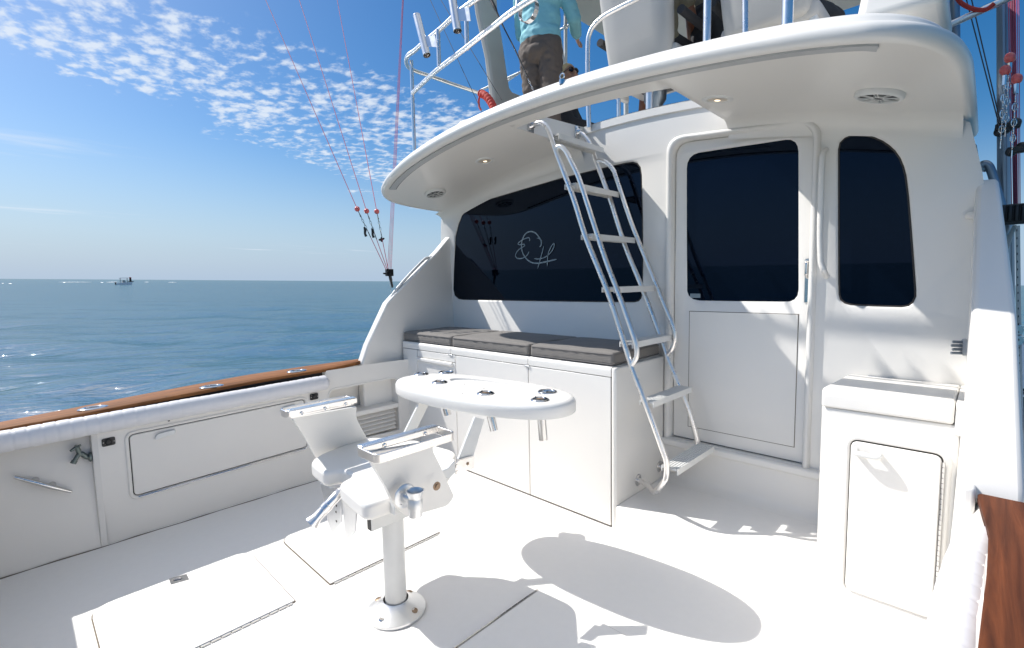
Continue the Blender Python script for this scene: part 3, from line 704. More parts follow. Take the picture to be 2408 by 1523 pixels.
for za, ye in ((0, WALL), (.108, 6.4)):
    cols = colgrid(za, ye)
    V = [[bm.verts.new(v) for v in c[1]] for c in cols]
    for i in range(len(V)-1):
        for j in range(8): bm.faces.new((V[i][j], V[i][j+1], V[i+1][j+1], V[i+1][j]))
    # fill beside the hole is already covered; behind the hole the upper deck goes on above the bulkhead
    if za > 0:
        xs = np.linspace(HX0, HX1, 9); grid(bm, [[Vector((x, WALL-.013, sof(x)+.153)), Vector((x, 6.4, sof(x)+.153))] for x in xs])
ob('flybridge_deck', bm, GEL, boat, ang=60)
bm = B()   # sides of the ladder opening
for X in (HX0, HX1):
    s = .004 if X == HX1 else -.004
    hexa(bm, [(X, HY0, sof(X)), (X, WALL, sof(X)), (X, WALL, sof(X)+.152), (X, HY0, sof(X)+.109)], [(X+s*4, HY0, sof(X)+.001), (X+s*4, WALL, sof(X)+.001), (X+s*4, WALL, sof(X)+.151), (X+s*4, HY0, sof(X)+.108)])
xs = np.linspace(HX0, HX1, 9)
grid(bm, [[Vector((x, HY0+.001, sof(x))), Vector((x, HY0+.001, sof(x)+.109))] for x in xs])
ob('opening_side', bm, GEL, boat)
bm = B()
xs = np.linspace(HX0, HX1, 12)
a = [Vector((x, WALL-.012, sof(x)+.152)) for x in xs]+[Vector((x, WALL-.012, sof(x)+.100)) for x in xs[::-1]]
prism(bm, a, (0, .010, 0)); ob('opening_beam', bm, GEL, boat, bevel=.004)
# soft cove where the ceiling meets the bulkhead
for a0, a1 in ((-3.74, HX0-.005), (HX1+.005, -.096)):
    bm = B(); rows = []
    for X in np.linspace(a0, a1, 24):
        rows.append([Vector((X, WALL-.001-.09*(1-math.cos(t)) if False else WALL-.001-.10*(1-math.sin(t)) , sof(X)-.10*(1-math.cos(t))+.0)) for t in np.linspace(0, math.pi/2, 8)])
    rows = [[Vector((X, WALL+.001-.10+.10*math.sin(t), sof(X)+.001-.10+.10*math.cos(t))) for t in np.linspace(0, math.pi/2, 8)] for X in np.linspace(a0, a1, 24)]
    grid(bm, rows); ob('cove', bm, GEL, boat, ang=80)
# grey track along the inside of the rim
bm = B()
pts = [(i, p) for i, p in enumerate(OP) if -3.40 < p.x < -.26]
rows = []
for i, p in pts:
    n_ = onrm(i)*_s
    rows.append([Vector((p.x, p.y, sof(p.x)))+n_*o_+Vector((0, 0, h)) for o_, h in ((-.062, .002), (-.060, -.008), (-.014, -.009), (-.012, -.001))])
grid(bm, rows); ob('track', bm, GREYSTRIP, boat, ang=30)
bm = B()
tube(bm, [r_[0]+Vector((0, .004, -.004)) for r_ in rows], .0026, 6); ob('seam', bm, RUBBER, boat)
# inner ceiling step moulding
bm = B()

# coaming sides of the flybridge
for X, s in ((-.34, 1), (-3.40, -1)):
    bm = B(); poly = [(2.75, 2.42), (2.95, 2.90), (3.3, 3.05), (6.3, 3.15), (6.3, 2.3)]
    prism(bm, [(X, p[0], p[1]) for p in poly], (.10*s, 0, 0)); ob('flybridge_coaming', bm, GEL, boat, bevel=.03, seg=3)
bm = B(); box(bm, -3.4, -.34, 6.0, 6.15, 2.3, 3.2); ob('flybridge_front', bm, BEIGE, boat, bevel=.03)
bm = B(); hexa(bm, [(-.42, 2.42, 2.45), (-.14, 2.42, 2.43), (-.14, 2.85, 2.43), (-.42, 2.85, 2.45)], [(-.36, 2.50, 2.95), (-.20, 2.50, 2.93), (-.20, 2.80, 2.93), (-.36, 2.80, 2.95)])
ob('coaming_block', bm, GEL, boat, bevel=.035, seg=4)

# hardtop over the flybridge
ht = thing('hardtop', 'pale hardtop roof over the flybridge on moulded side pillars with clear enclosure panels', 'hardtop', (-1.86, 5, 2.5))
bm = B(); prism(bm, [(p[0], p[1], 4.60) for p in rpoly([(-3.70, 3.75), (-.02, 3.75), (-.02, 7.2), (-3.70, 7.2)], .25, 6)], (0, 0, .10)); ob('roof', bm, BEIGE, ht, bevel=.03)
bm = B()
for y0, y1 in ((4.4, 4.55), (5.6, 5.75), (6.7, 6.85)): box(bm, -3.45, -.27, y0, y1, 4.56, 4.601)
ob('roof_rib', bm, BEIGE, ht, bevel=.012)
def px_prism(pts, X, off, name, m, par, bevel=.02, seg=3):
    bm = B(); prism(bm, [ax(x, y, X) for x, y in pts], (off, 0, 0)); return ob(name, bm, m, par, bevel=bevel, seg=seg)
pil = [(1120, -40), (1128, 25), (1150, 130), (1162, 225), (1166, 262), (1240, 262), (1240, 228), (1222, 222), (1205, 215), (1199, 205), (1192, 160), (1182, 90), (1172, 35), (1168, -40)]
px_prism(pil, -3.36, -.07, 'side_pillar', BEIGE, ht)
bm = B(); q_ = [ax(x, y, -3.37) for x, y in ((1183, -40), (1176, 30), (1203, 205), (1228, 220), (1255, 220), (1225, -40))]; prism(bm, q_, (-.002, 0, 0)); ob('clear_panel', bm, CLEAR, ht)
for a, b, r_, Y in (((1330, 48), (1330, 175), .020, 4.6), ((1312, 60), (1332, 178), .014, 4.5), ((1203, 183), (1240, 158), .012, 4.2), ((1145, 205), (1200, 180), .012, 3.9)):
    bm = B(); P0, P1 = ay(*a, Y), ay(*b, Y); d_ = (P1-P0); tube(bm, [P0-d_*.25, P1+d_*.35], r_, 12); ob('support_pipe', bm, ALUP, ht)
bm = B(); p_ = ay(1330, 64, 4.6); ball(bm, p_, .035, 10, (1, 1, .7)); tube(bm, [p_+Vector((-.09, 0, 0)), p_+Vector((.10, 0, .01))], .014, 8); ob('pipe_clamp', bm, STEEL, ht)
for X in (-3.35, -.37):
    bm = B(); tube(bm, fillet([(X, 5.6, 2.5), (X, 5.6, 4.0), (X+.1*(1 if X < -2 else -1), 5.9, 4.62)], .3), .03, 14); ob('support_pipe', bm, ALUP, ht)
for X in (-.37,):
    bm = B(); box(bm, X-.03, X+.03, 3.9, 4.1, 2.45, 4.61); ob('side_pillar', bm, BEIGE, ht, bevel=.02)
# light wand poles
rd = None

# ---- speakers and downlights in the ceiling
def ceil_frame(X, Y):
    n_ = Vector((-.168*(X-CX)*-1 if False else .168*(X-CX), 0, 1)).normalized()   # surface normal of the cambered ceiling (up)
    return Vector((X, Y, sof(X))), n_
def speaker(X, Y, label):
    o, n_ = ceil_frame(X, Y); d = -n_
    t = thing('ceiling_speaker', label, 'speaker', o, group='round speakers in the overhang ceiling')
    bm = B(); lathe(bm, [(.088, 0), (.088, .018), (.083, .023), (.074, .024), (.071, .021), (.071, .008)], o+n_*.001, d, 40, cap0=False, cap1=False); ob('rim', bm, PLASTIC, t, ang=50)
    bm = B(); lathe(bm, [(.072, .012), (.040, .009), (.001, .008)], o, d, 32, cap0=False, cap1=False); ob('cone', bm, BLACK, t)
    bm = B(); u = d.orthogonal().normalized(); v = d.cross(u)
    for k in range(8):
        for s in (-.09, .09):
            a = math.pi*2*k/8; e = u*math.cos(a)+v*math.sin(a); f = d.cross(e)
            p0 = o+e*.018+f*(.0035*math.copysign(1, s)) + d*.021; p1 = o+e*.073+f*(.0065*math.copysign(1, s))+d*.020
            tube(bm, [p0, p1], .0019, 6)
    ob('grille', bm, PLASTIC, t)
    bm = B(); lathe(bm, [(.021, .012), (.021, .021), (.019, .023), (.017, .021)], o, d, 24, cap0=False, cap1=False); ob('hub', bm, PLASTIC, t)
    bm = B(); lathe(bm, [(.0172, .0205), (.010, .022), (.001, .022)], o, d, 20, cap0=True, cap1=False); ob('hub_badge', bm, BLACK, t)
speaker(-3.335, 2.55, 'small round white speaker at the far tip of the overhang ceiling')
speaker(-.345, 2.565, 'large looking round white speaker above the arched side window')
def downlight(X, Y, label):
    o, n_ = ceil_frame(X, Y); d = -n_
    t = thing('ceiling_light', label, 'light', o, group='round ceiling lights of the overhang')
    bm = B(); lathe(bm, [(.072, 0), (.071, .003), (.060, .006), (.050, .007), (.047, .003), (.046, -.010)], o+n_*.0005, d, 36, cap0=False, cap1=False); ob('bezel', bm, PLASTIC, t, ang=60)
    bm = B(); lathe(bm, [(.0465, .0), (.030, .004), (.001, .006)], o, d, 30, cap0=True, cap1=False); ob('lens', bm, LENS, t)
    bm = B(); lathe(bm, [(.014, .0055), (.008, .0075), (.001, .008)], o, d, 16, cap0=True, cap1=False); ob('bulb', bm, BULB, t)
downlight(-2.665, 2.50, 'round lit downlight in the ceiling beside the tinted wide window')
downlight(-.985, 2.50, 'round lit downlight in the ceiling above the cabin door')

# ------------------------------------------------------------------ flybridge rail on the port quarter
rail = thing('flybridge_rail', 'polished pipe rail with upright rod holders along the far flybridge edge', 'rail', (-3.45, 2.42, 2.30))
TOPZ, LOWZ = 3.28, 3.02
def zt(x, y, z): return az(x, y, z)
top = [zt(1145, 225, 3.28), zt(1060, 196, 3.28), zt(1010, 178, 3.28), zt(980, 168, 3.28), zt(961, 158, 3.28), zt(955, 143, 3.28), zt(960, 130, 3.28), zt(975, 119, 3.28)]+[zt(x, y, 3.28) for x, y in ((1000, 97), (1040, 64), (1100, 12))]
d_ = (top[-1]-top[-2]).normalized(); top += [top[-1]+Vector((1, -.02, 0))*.7, top[-1]+Vector((1, 0, 0))*1.6]
top = [top[0]+Vector((0, 1.2, 0))]+top
bm = B(); tube(bm, smooth(top, 5), .017, 14); ob('top_pipe', bm, ALU, rail)
lowp = [zt(x, y, 3.02) for x, y in ((970, 219), (1000, 190), (1030, 163), (1090, 117), (1160, 62), (1240, 4))]
lowp += [lowp[-1]+Vector((.9, -.03, 0))]
bm = B(); tube(bm, smooth(lowp, 4), .017, 14); ob('lower_pipe', bm, ALU, rail)
posts = [(Vector((lowp[0].x, lowp[0].y, 2.25)), Vector((lowp[0].x, lowp[0].y, 3.28)))]
for f_ in ((1033, 98), (1099, 50)):
    p1 = zt(f_[0]-2, f_[1]-28, 3.28); posts.append((Vector((p1.x, p1.y-.004, 3.02)), Vector((p1.x, p1.y-.004, 3.28))))
for x0 in (-2.0,):
    p1 = Vector((x0, 2.17, 3.02)); posts.append((Vector((x0, 2.16, 3.02)), Vector((x0, 2.18, 3.28))))
for a, b in posts:
    bm = B(); tube(bm, [a, b], .015, 12); ob('post', bm, ALU, rail)
# rod holder tubes on plates
for (xt, yt, xb, yb) in ((978, 36, 1004, 130), (1056, -38, 1076, 73)):
    Z0 = 3.28
    pc = zt((xt+xb)/2+26, (yt+yb)/2+6, 3.16)
    Yp = pc.y-.03
    a = ay(xt+2, yt, Yp); b = ay(xb, yb, Yp)
    h = ob('rod_holder', tube(B(), [a, b], .026, 20, caps=False), ALU, rail)
    bm = B(); lathe(bm, [(.0265, 0), (.0275, .002), (.0265, .008)], b, (a-b), 20, cap0=False, cap1=False); ob('collar', bm, ALU, h); bm = B(); lathe(bm, [(.0265, 0), (.0275, -.002), (.0265, -.008)], a, (a-b), 20, cap0=False, cap1=False); ob('collar', bm, ALU, h)
    m1 = a+(b-a)*.55; m2 = a+(b-a)*.80
    bm = B(); e = Vector((.115, .02, 0)); hexa(bm, [m1+Vector((.02, 0, 0)), m1+e+Vector((0, 0, -.02)), m2+e+Vector((0, 0, -.03)), m2+Vector((.02, 0, 0))], [p+Vector((0, .005, 0)) for p in (m1+Vector((.02, 0, 0)), m1+e+Vector((0, 0, -.02)), m2+e+Vector((0, 0, -.03)), m2+Vector((.02, 0, 0)))])
    ob('bracket', bm, ALUM, h)
hk = zt(1238, 12, 3.06)
bm = B()
ring_ = [hk+Vector((.065*math.cos(t), 0.0, .065*math.sin(t)-.02)) for t in np.linspace(math.radians(150), math.radians(390), 16)]
for a, b in zip(ring_, ring_[1:]):
    hexa(bm, [a, b, b+Vector((0, .03, 0)), a+Vector((0, .03, 0))], [(q-hk)*1.06+hk for q in (a, b, b+Vector((0, .03, 0)), a+Vector((0, .03, 0)))])
ob('gaff_clip', bm, STEEL, rail)

# rails round the ladder opening
hr = thing('opening_rail', 'bent polished rail rising round the ladder opening in front of the helm seat', 'rail', (-2.04, 2.92, 2.5))
q_ = [ay(1385, 300, 2.92), ay(1382, 200, 2.92), ay(1382, 110, 2.92), ay(1386, 80, 2.92), ay(1398, 58, 2.92), ay(1420, 38, 2.92), ay(1450, 21, 2.92), ay(1492, 0, 2.92)]
e_ = (q_[-1]-q_[-2]).normalized()
q_ = smooth(q_, 5)+[q_[-1]+e_*.25, q_[-1]+e_*.55]
bm = B(); tube(bm, q_, .016, 14); ob('bent_pipe', bm, ALU, hr)
bm = B(); p1 = q_[-1]; tube(bm, fillet([p1, p1+Vector((.12, 0, -.01)), Vector((p1.x+.14, 2.92, 2.5))], .1), .016, 14); ob('post', bm, ALU, hr)
def post(px, py0, Y, z0, r_, lab, nm='stanchion', z1=4.62):
    p0 = ay(px, py0, Y); z0 = sof(p0.x)+.103 if z0 is None else z0; t = thing(nm, lab, 'post', (p0.x, Y, z0))
    tube_ = B(); tube(tube_, [(p0.x, Y, z0), (p0.x, Y, z1)], r_, 16); ob('pole', tube_, ALU, t)
    b_ = B(); lathe(b_, [(r_*2.3, 0), (r_*2.3, .008), (r_*1.4, .014), (r_*1.1, .03)], (p0.x, Y, z0), (0, 0, 1), 20); ob('foot', b_, STEEL, t)
post(1662, 90, 2.62, 2.49, .019, 'slim polished pole between the two helm seats')
post(1851, 62, 2.10, None, .020, 'thick polished pole standing on the white rim in front of the seat frame')
post(1455, 262, 3.05, 2.52, .014, 'thin polished pole seen through the ladder opening left of the bare leg', 'inner_post', 2.78)
post(1527, 240, 3.02, 2.52, .024, 'polished pole seen through the ladder opening right of the bare leg', 'inner_post', 2.78)
# small fittings on the rim
def eye(px, py, lab, group='shackle eyes on the flybridge rim'):
    p = None
    for i, q in enumerate(OP):
        base = Vector((q.x, q.y+.004, sof(q.x)+.086)); u, v = proj(base)
        if p is None or abs(u-px) < abs(proj(p)[0]-px): p = base
    t = thing('eye_bolt', lab, 'eye bolt', p, group)
    bm = B(); lathe(bm, [(.016, -.02), (.016, .004), (.006, .008)], p, (0, 0, 1), 16); ob('base', bm, STEEL, t)
    bm = B(); tube(bm, [p+Vector((.014*math.cos(a), 0, .022+.014*math.sin(a))) for a in np.linspace(0, 2*math.pi, 14)[:-1]], .0035, 6, closed=True); ob('eye', bm, STEEL, t)
    return p+Vector((0, 0, .03))
e1 = eye(1136, 266, 'small steel shackle eye on the rim below the red wrapped pipe')
e2 = eye(1330, 198, 'small steel shackle eye on the rim below the woman in sunglasses')
# strap running down to the rim beside the man
b0 = ay(1258, 218, 2.35)
st_ = thing('safety_strap', 'black stretchy strap with a metal hook running down beside the brown trousers', 'strap', b0)
pts = [ay(1148, -14, 2.35), ay(1165, 20, 2.35), ay(1180, 55, 2.35), ay(1213, 120, 2.35), ay(1240, 180, 2.35)]
bm = B(); tube(bm, smooth(pts, 4), [.011]*5+[.006]*4+[.0045]*4+[.0045]*3+[.008], 10); ob('cord', bm, BLACK, st_)
bm = B()
a = ay(1241, 184, 2.35); b = ay(1256, 216, 2.35)
for k in range(5):
    c_ = a+(b-a)*(k+.5)/5; dr = (b-a).normalized(); side = dr.orthogonal() if k % 2 else dr.cross(dr.orthogonal())
    tube(bm, [c_+dr*.009*math.cos(t)+side.normalized()*.005*math.sin(t) for t in np.linspace(0, 2*math.pi, 11)[:-1]], .0015, 5, closed=True)
ob('chain', bm, STEEL, st_)
# red wrapped handle
ra = [ay(1130, 219, 2.75), ay(1142, 225, 2.75), ay(1153, 238, 2.75), ay(1160, 252, 2.75), ay(1164, 270, 2.75)]
rr_ = smooth(ra, 7)
bm = B(); tube(bm, rr_, [.030*(1+.09*math.sin(i*2.1)) for i in range(len(rr_))], 14)
tag(ob('red_wrap', bm, RED), 'red rope wrapping round the end of the pipe at the rim', 'rope')
_o = bpy.data.objects['red_wrap']
bm = B(); tube(bm, smooth([ay(1130, 222, 2.72), ay(1126, 235, 2.72), ay(1127, 250, 2.72), ay(1131, 258, 2.72)], 4), .008, 8); ob('loose_end', bm, RED, _o)

# ------------------------------------------------------------------ ladder to the flybridge
lad = thing('flybridge_ladder', 'polished aluminium ladder with flat white treads leaning up to the opening in the overhang', 'ladder', (-1.3, 2.64, .15))
Y1, Y2 = 2.368, 2.86
s1 = [(1262, 290), (1274, 288), (1288, 301), (1297.5, 324.5), (1308.5, 357.5), (1327, 407), (1352, 476), (1378, 559), (1428, 683), (1457.6, 772.6), (1485, 861.6), (1507.7, 921), (1530, 980), (1559.6, 1062), (1567.5, 1088), (1567, 1117)]
s2 = [(1353, 312), (1367, 313.5), (1382, 328), (1391, 348), (1405.7, 388.7), (1429.6, 453), (1438.5, 479), (1471.7, 582.6), (1508.4, 672.6), (1548, 779), (1567, 835.6), (1589, 887.5), (1615, 950.5), (1633.7, 1010), (1641, 1047), (1636, 1069)]
R_ = .0155
def stile(pts, Y, end):
    P0 = [ay(x, y, Y) for x, y in pts]; P0[0] = Vector((HX0+.002, Y, P0[0].z))
    P0 = P0[:2]+[P0[i] for i in range(2, len(P0))]
    pl = P0+end
    bm = B(); tube(bm, smooth(pl, 5), R_, 16); return ob('stile', bm, ALU, lad), pl
f1 = ax(1500, 1128, -1.474); f2 = ax(1550, 1096, -1.474)
stile(s1, Y1, [Vector((ay(1556, 1137, Y1).x, Y1+.02, ay(1556, 1137, Y1).z)), Vector((-1.30, Y1+.12, f1.z+.015)), Vector((-1.38, f1.y-.04, f1.z+.004)), f1])
stile(s2, Y2, [Vector((ay(1615, 1088, Y2).x, Y2, ay(1615, 1088, Y2).z)), Vector((-1.34, Y2, f2.z+.01)), f2])
for f_ in (f1, f2):
    bm = B(); lathe(bm, [(.036, 0), (.036, .006), (.030, .009), (.018, .012)], f_-Vector((.002, 0, 0)), (1, 0, 0), 24); ob('flange', bm, STEEL, lad)
for Y, pts in ((Y1, s1), (Y2, s2)):
    p = ay(*pts[0], Y); bm = B(); box(bm, HX0+.0005, HX0+.006, Y-.028, Y+.028, p.z-.042, p.z+.042); lathe(bm, [(.026, 0), (.022, .02), (.017, .03)], (HX0+.005, Y, p.z), (1, 0, 0), 18); ob('mount', bm, STEEL, lad, bevel=.002)
g1 = [(1309, 352), (1312, 345.5), (1320, 345), (1332, 357.5), (1343, 379.5), (1361.8, 420), (1391.8, 512), (1425, 612.6), (1458, 699), (1485, 776), (1496, 812), (1496.5, 840), (1486, 858)]
g2 = [(1403.5, 386), (1406, 378.5), (1416, 377.5), (1430, 385), (1442.4, 400), (1449, 417), (1485, 524), (1521.7, 616), (1561.7, 716), (1582, 765), (1587, 797), (1580, 821), (1570, 834)]
for g_, Y in ((g1, Y1), (g2, Y2)):
    bm = B(); tube(bm, smooth([ay(x, y, Y) for x, y in g_], 5), .0145, 16); ob('handrail', bm, ALU, lad)
def stx(z):
    P0 = [ay(x, y, Y1) for x, y in s1[3:]]; zs = [p.z for p in P0][::-1]; xs = [p.x for p in P0][::-1]; return float(np.interp(z, zs, xs))
for k, z in enumerate((.452, .792, 1.104, 1.410, 1.720, 2.027, 2.337)):
    X = stx(z); bm = B()
    x0, x1 = X-.035, X+.048
    if k == 0: x1 += .01
    n_ = 6
    # grooved tread: top with shallow ribs, open ribbed underside
    prof = [(x0, z-.030)]
    prof += [(x0, z)]
    for i in range(n_):
        a = x0+(x1-x0)*(i+.15)/n_; b = x0+(x1-x0)*(i+.55)/n_
        prof += [(a, z), (a+.002, z-.004), (b, z-.004), (b+.002, z)]
    prof += [(x1, z), (x1, z-.034), (x1-.005, z-.034), (x1-.005, z-.012), (x0+.005, z-.012), (x0+.005, z-.030)]
    prism(bm, [(p[0], Y1+.010, p[1]) for p in prof], (0, Y2-Y1-.012, 0)); tr = ob('tread', bm, ALUP, lad, ang=30)
    bm = B()
    for i in range(26):
        yy_ = Y1+.03+i*.0155
        for j in range(4):
            cx_ = x0+.014+j*(x1-x0-.028)/3
            lathe(bm, [(.004, 0), (.004, .004), (.0025, .006)], (cx_+.002*(i % 2), yy_, z-.0122), (0, 0, -1), 6, cap0=False)
    ob('grip_studs', bm, ALUM, tr)

# ------------------------------------------------------------------ bench cabinet against the bulkhead
bench = thing('bench_cabinet', 'long white storage bench with flush doors below the wide tinted window', 'cabinet', (-2.55, 2.65, 0))
BX0, BX1, BY = -3.62, -1.475, 2.37
bm = B(); box(bm, BX0, BX1, BY+.004, WALL-.002, -.01, .90); ob('body', bm, GEL, bench, bevel=.03, seg=4)
edges_ = [BX0+.002, -2.955, -2.145, -1.505]
for a, b in zip(edges_, edges_[1:]):
    bm = B(); prof = fillet([(BY-.010, .897, 0), (BY-.012, .955, 0), (WALL-.01, .958, 0)], .045, 8)
    poly = [Vector((a+.0015, p.x, p.y)) for p in prof]+[Vector((a+.0015, WALL-.01, .902)), Vector((a+.0015, BY+.02, .897))]
    prism(bm, poly, (b-a-.003, 0, 0)); ob('lid', bm, GEL, bench, bevel=.003)
bm = B(); prof = fillet([(BX1+.001, .0, 0), (BX1+.001, .955, 0), (BX1-.03, .957, 0)], .04, 8)
endp = rpoly([(-1.504, BY-.012), (BX1+.002, BY-.012), (BX1+.002, WALL-.01), (-1.504, WALL-.01)], [0, .035, 0, 0], 6)
prism(bm, [(p[0], p[1], -.01) for p in endp], (0, 0, .962)); ob('end_panel', bm, GEL, bench, bevel=.028, seg=4)
bm = B(); box(bm, BX0, -1.506, BY+.001, BY+.012, .004, .8965); ob('door_reveal', bm, SEAM, bench)
for a, b, z0, z1, hang in ((-2.142, -1.510, .012, .893, 0), (-2.90, -2.148, .012, .893, 0), (-3.40, -2.906, .012, .832, 1), (-3.615, -3.408, .0, .893, 0), (-3.40, -2.906, .836, .893, 0)):
    bm = B(); box(bm, a, b, BY-.009, BY+.004, z0, z1); ob('door', bm, GEL, bench, bevel=.004)
bm = B(); box(bm, -3.39, -2.93, BY-.028, BY-.004, .805, .835); ob('drawer_lip', bm, GEL, bench, bevel=.008, seg=3)
for X in (-2.955, -2.150):
    bm = B(); box(bm, X-.022, X+.022, BY-.016, BY-.009, .884, .896); ob('catch', bm, ALUM, bench, bevel=.002)

def cushion(x0, x1, label):
    t = thing('seat_cushion', label, 'cushion', ((x0+x1)/2, 2.65, .958), group='grey seat cushions on the bench')
    y0, y1, z0, z1 = BY+.006, WALL-.02, .9585, 1.035
    nx, ny = 36, 26; bm = B(); cx_, cy_ = (x0+x1)/2, (y0+y1)/2; hx, hy, hz = (x1-x0)/2, (y1-y0)/2, (z1-z0)/2
    r = .022
    bmesh.ops.create_cube(bm, size=2)
    for v in bm.verts: v.co = Vector((v.co.x*hx, v.co.y*hy, v.co.z*hz))
    bmesh.ops.bevel(bm, geom=list(bm.edges), offset=r, segments=4, affect='EDGES', profile=.6)
    bmesh.ops.subdivide_edges(bm, edges=[e for e in bm.edges if e.calc_length() > .1], cuts=14, use_grid_fill=True)
    for v in bm.verts:
        a, b = v.co.x/hx, v.co.y/hy
        if v.co.z > hz*.5: v.co.z += .010*(1-a**4)*(1-b**4)+.0025*math.sin(v.co.x*23+x0*9)*math.cos(v.co.y*19)
        if abs(b) > .93 and abs(v.co.z) < hz: v.co.y += .0025*math.sin(v.co.x*70+v.co.z*40)*(1 if b > 0 else -1)
        v.co += Vector((cx_, cy_, (z0+z1)/2))
    ob('pad', bm, CUSH, t, ang=70)
    for z in (z0+.008, z1-.012):
        bm = B(); o_ = rpoly([(x0-.001, y0-.001), (x1+.001, y0-.001), (x1+.001, y1+.001), (x0-.001, y1+.001)], .03, 5)
        tube(bm, [(p[0], p[1], z) for p in o_], .0032, 6, closed=True); ob('piping', bm, PIPING, t)
cushion(-3.625, -2.968, 'grey seat cushion in the far corner against the side wing')
cushion(-2.958, -2.150, 'middle one of the three grey bench cushions')
cushion(-2.140, -1.500, 'grey bench cushion nearest the ladder and the cabin door')

# ------------------------------------------------------------------ freezer cabinet right of the door
fz = thing('freezer_cabinet', 'white moulded cabinet with a rounded lid and hinged door right of the cabin door', 'cabinet', (-.27, 2.65, 0))
bm = B(); o_ = rpoly([(-.478, 2.37), (-.036, 2.37), (-.036, WALL-.002), (-.478, WALL-.002)], [.05, 0, 0, .0], 6)
prism(bm, [(p[0], p[1], -.005) for p in o_], (0, 0, .902)); ob('body', bm, GEL, fz, bevel=.008)
bm = B(); prof = fillet([(2.366, .86, 0), (2.366, .978, 0), (2.946, .950, 0)], .06, 8); prism(bm, [Vector((-.0525, p.x, p.y)) for p in prof]+[Vector((-.0525, 2.946, .86))], (.045, 0, 0)); ob('shoulder', bm, GEL, fz, bevel=.004)
bm = B(); prof = fillet([(2.362, .900, 0), (2.362, .981, 0), (2.944, .952, 0)], .065, 8)
poly = [Vector((-.472, p.x, p.y)) for p in prof]+[Vector((-.472, 2.944, .900))]
prism(bm, poly, (.4175, 0, 0)); ob('lid', bm, GEL, fz, bevel=.010, seg=4)
bm = B(); tube(bm, [ay(2042, 884, 2.94), ay(2195, 902, 2.94)], .004, 8); ob('lid_hinge', bm, STEEL, fz)
dr = rpoly([(-.362, .138), (-.078, .138), (-.078, .780), (-.362, .780)], .03, 5)
bm = B(); fr = inset2(dr, .026)
A = [bm.verts.new((p[0], 2.371, p[1])) for p in fr]; A2 = [bm.verts.new((p[0], 2.358, p[1])) for p in inset2(dr, .018)]; A3 = [bm.verts.new((p[0], 2.358, p[1])) for p in inset2(dr, .006)]; A4 = [bm.verts.new((p[0], 2.371, p[1])) for p in dr]
bridge(bm, A, A2); bridge(bm, A2, A3); bridge(bm, A3, A4); ob('door_frame', bm, GEL, fz, ang=70)
bm = B(); prism(bm, [(p[0], 2.3655, p[1]) for p in inset2(dr, .005)], (0, .004, 0)); ob('door_gasket', bm, RUBBER, fz)
bm = B(); prism(bm, [(p[0], 2.350, p[1]) for p in inset2(dr, -.002)], (0, .015, 0)); fd = ob('door', bm, GEL, fz, bevel=.005, seg=3)
bm = B()
a, b = ay(2012, 1058, 2.35), ay(2068, 1070, 2.35)
tube(bm, fillet([a, a+Vector((0, -.03, -.004)), b+Vector((0, -.03, -.004)), b], .02), .011, 12); ob('handle', bm, PLASTIC, fd)
bm = B(); z = .16
while z < .755:
    tube(bm, [(-.0745, 2.350, z), (-.0745, 2.350, z+.018)], .0045, 8); z += .020
ob('hinge', bm, STEEL, fd)

# ------------------------------------------------------------------ fighting chair
def c4(x, y): return 624+.3209*x, 802.3+.3209*y
ch = thing('fighting_chair', 'white fighting chair on a pedestal with aluminium armrest rails and no backrest', 'chair', (-1.815, 1.10, 0))
PX, PY = -1.815, 1.10
bm = B(); lathe(bm, [(.128, .0), (.130, .008), (.128, .014), (.118, .019), (.085, .036), (.062, .052), (.055, .060)], (PX, PY, 0), (0, 0, 1), 48, cap1=False); base = ob('base_flange', bm, ALUM, ch, ang=40)
for a in (20, 110, 200, 290):
    c_ = Vector((PX+.098*math.cos(math.radians(a)), PY+.098*math.sin(math.radians(a)), .028))
    bm = B(); lathe(bm, [(.015, -.004), (.015, .001), (.010, .004), (.009, .002), (.001, .002)], c_, (.25*math.cos(math.radians(a)), .25*math.sin(math.radians(a)), 1), 16, cap0=False); ob('bolt', bm, BRONZE if a != 290 else STEEL, base)
bm = B(); lathe(bm, [(.047, .045), (.047, .58)], (PX, PY, 0), (0, 0, 1), 32); ob('pedestal', bm, ALUP, ch)
bm = B(); box(bm, PX-.05, PX+.05, .84, PY+.16, .475, .555)
bm.free()
e0 = ay(*c4(760, 1320), .95)
bm = B(); box(bm, e0.x-.016, e0.x+.018, .95, 1.16, .455, .545); sb = ob('footrest_socket', bm, ALUP, ch, bevel=.003)
bm = B(); box(bm, e0.x-.013, e0.x+.015, .9485, .9495, .458, .542); ob('socket_mouth', bm, BLACK, sb)
bm = B(); hexa(bm, [(PX-.13, .95, .590), (PX+.16, .95, .590), (PX+.16, 1.30, .590), (PX-.13, 1.30, .590)], [(PX-.06, 1.02, .53), (PX+.06, 1.02, .53), (PX+.06, 1.2, .53), (PX-.06, 1.2, .53)]); ob('seat_mount', bm, ALUP, ch, bevel=.004)
def rpoly3(P0, rs, n=5):
    out = []; N = len(P0)
    for i in range(N):
        a, b, c = P0[i-1], P0[i], P0[(i+1) % N]; k = min(rs[i], (a-b).length*.45, (c-b).length*.45)
        p0, p2 = b+(a-b).normalized()*k, b+(c-b).normalized()*k
        for j in range(n+1):
            t = j/n; out.append(p0*(1-t)**2+b*2*t*(1-t)+p2*t*t)
    return out
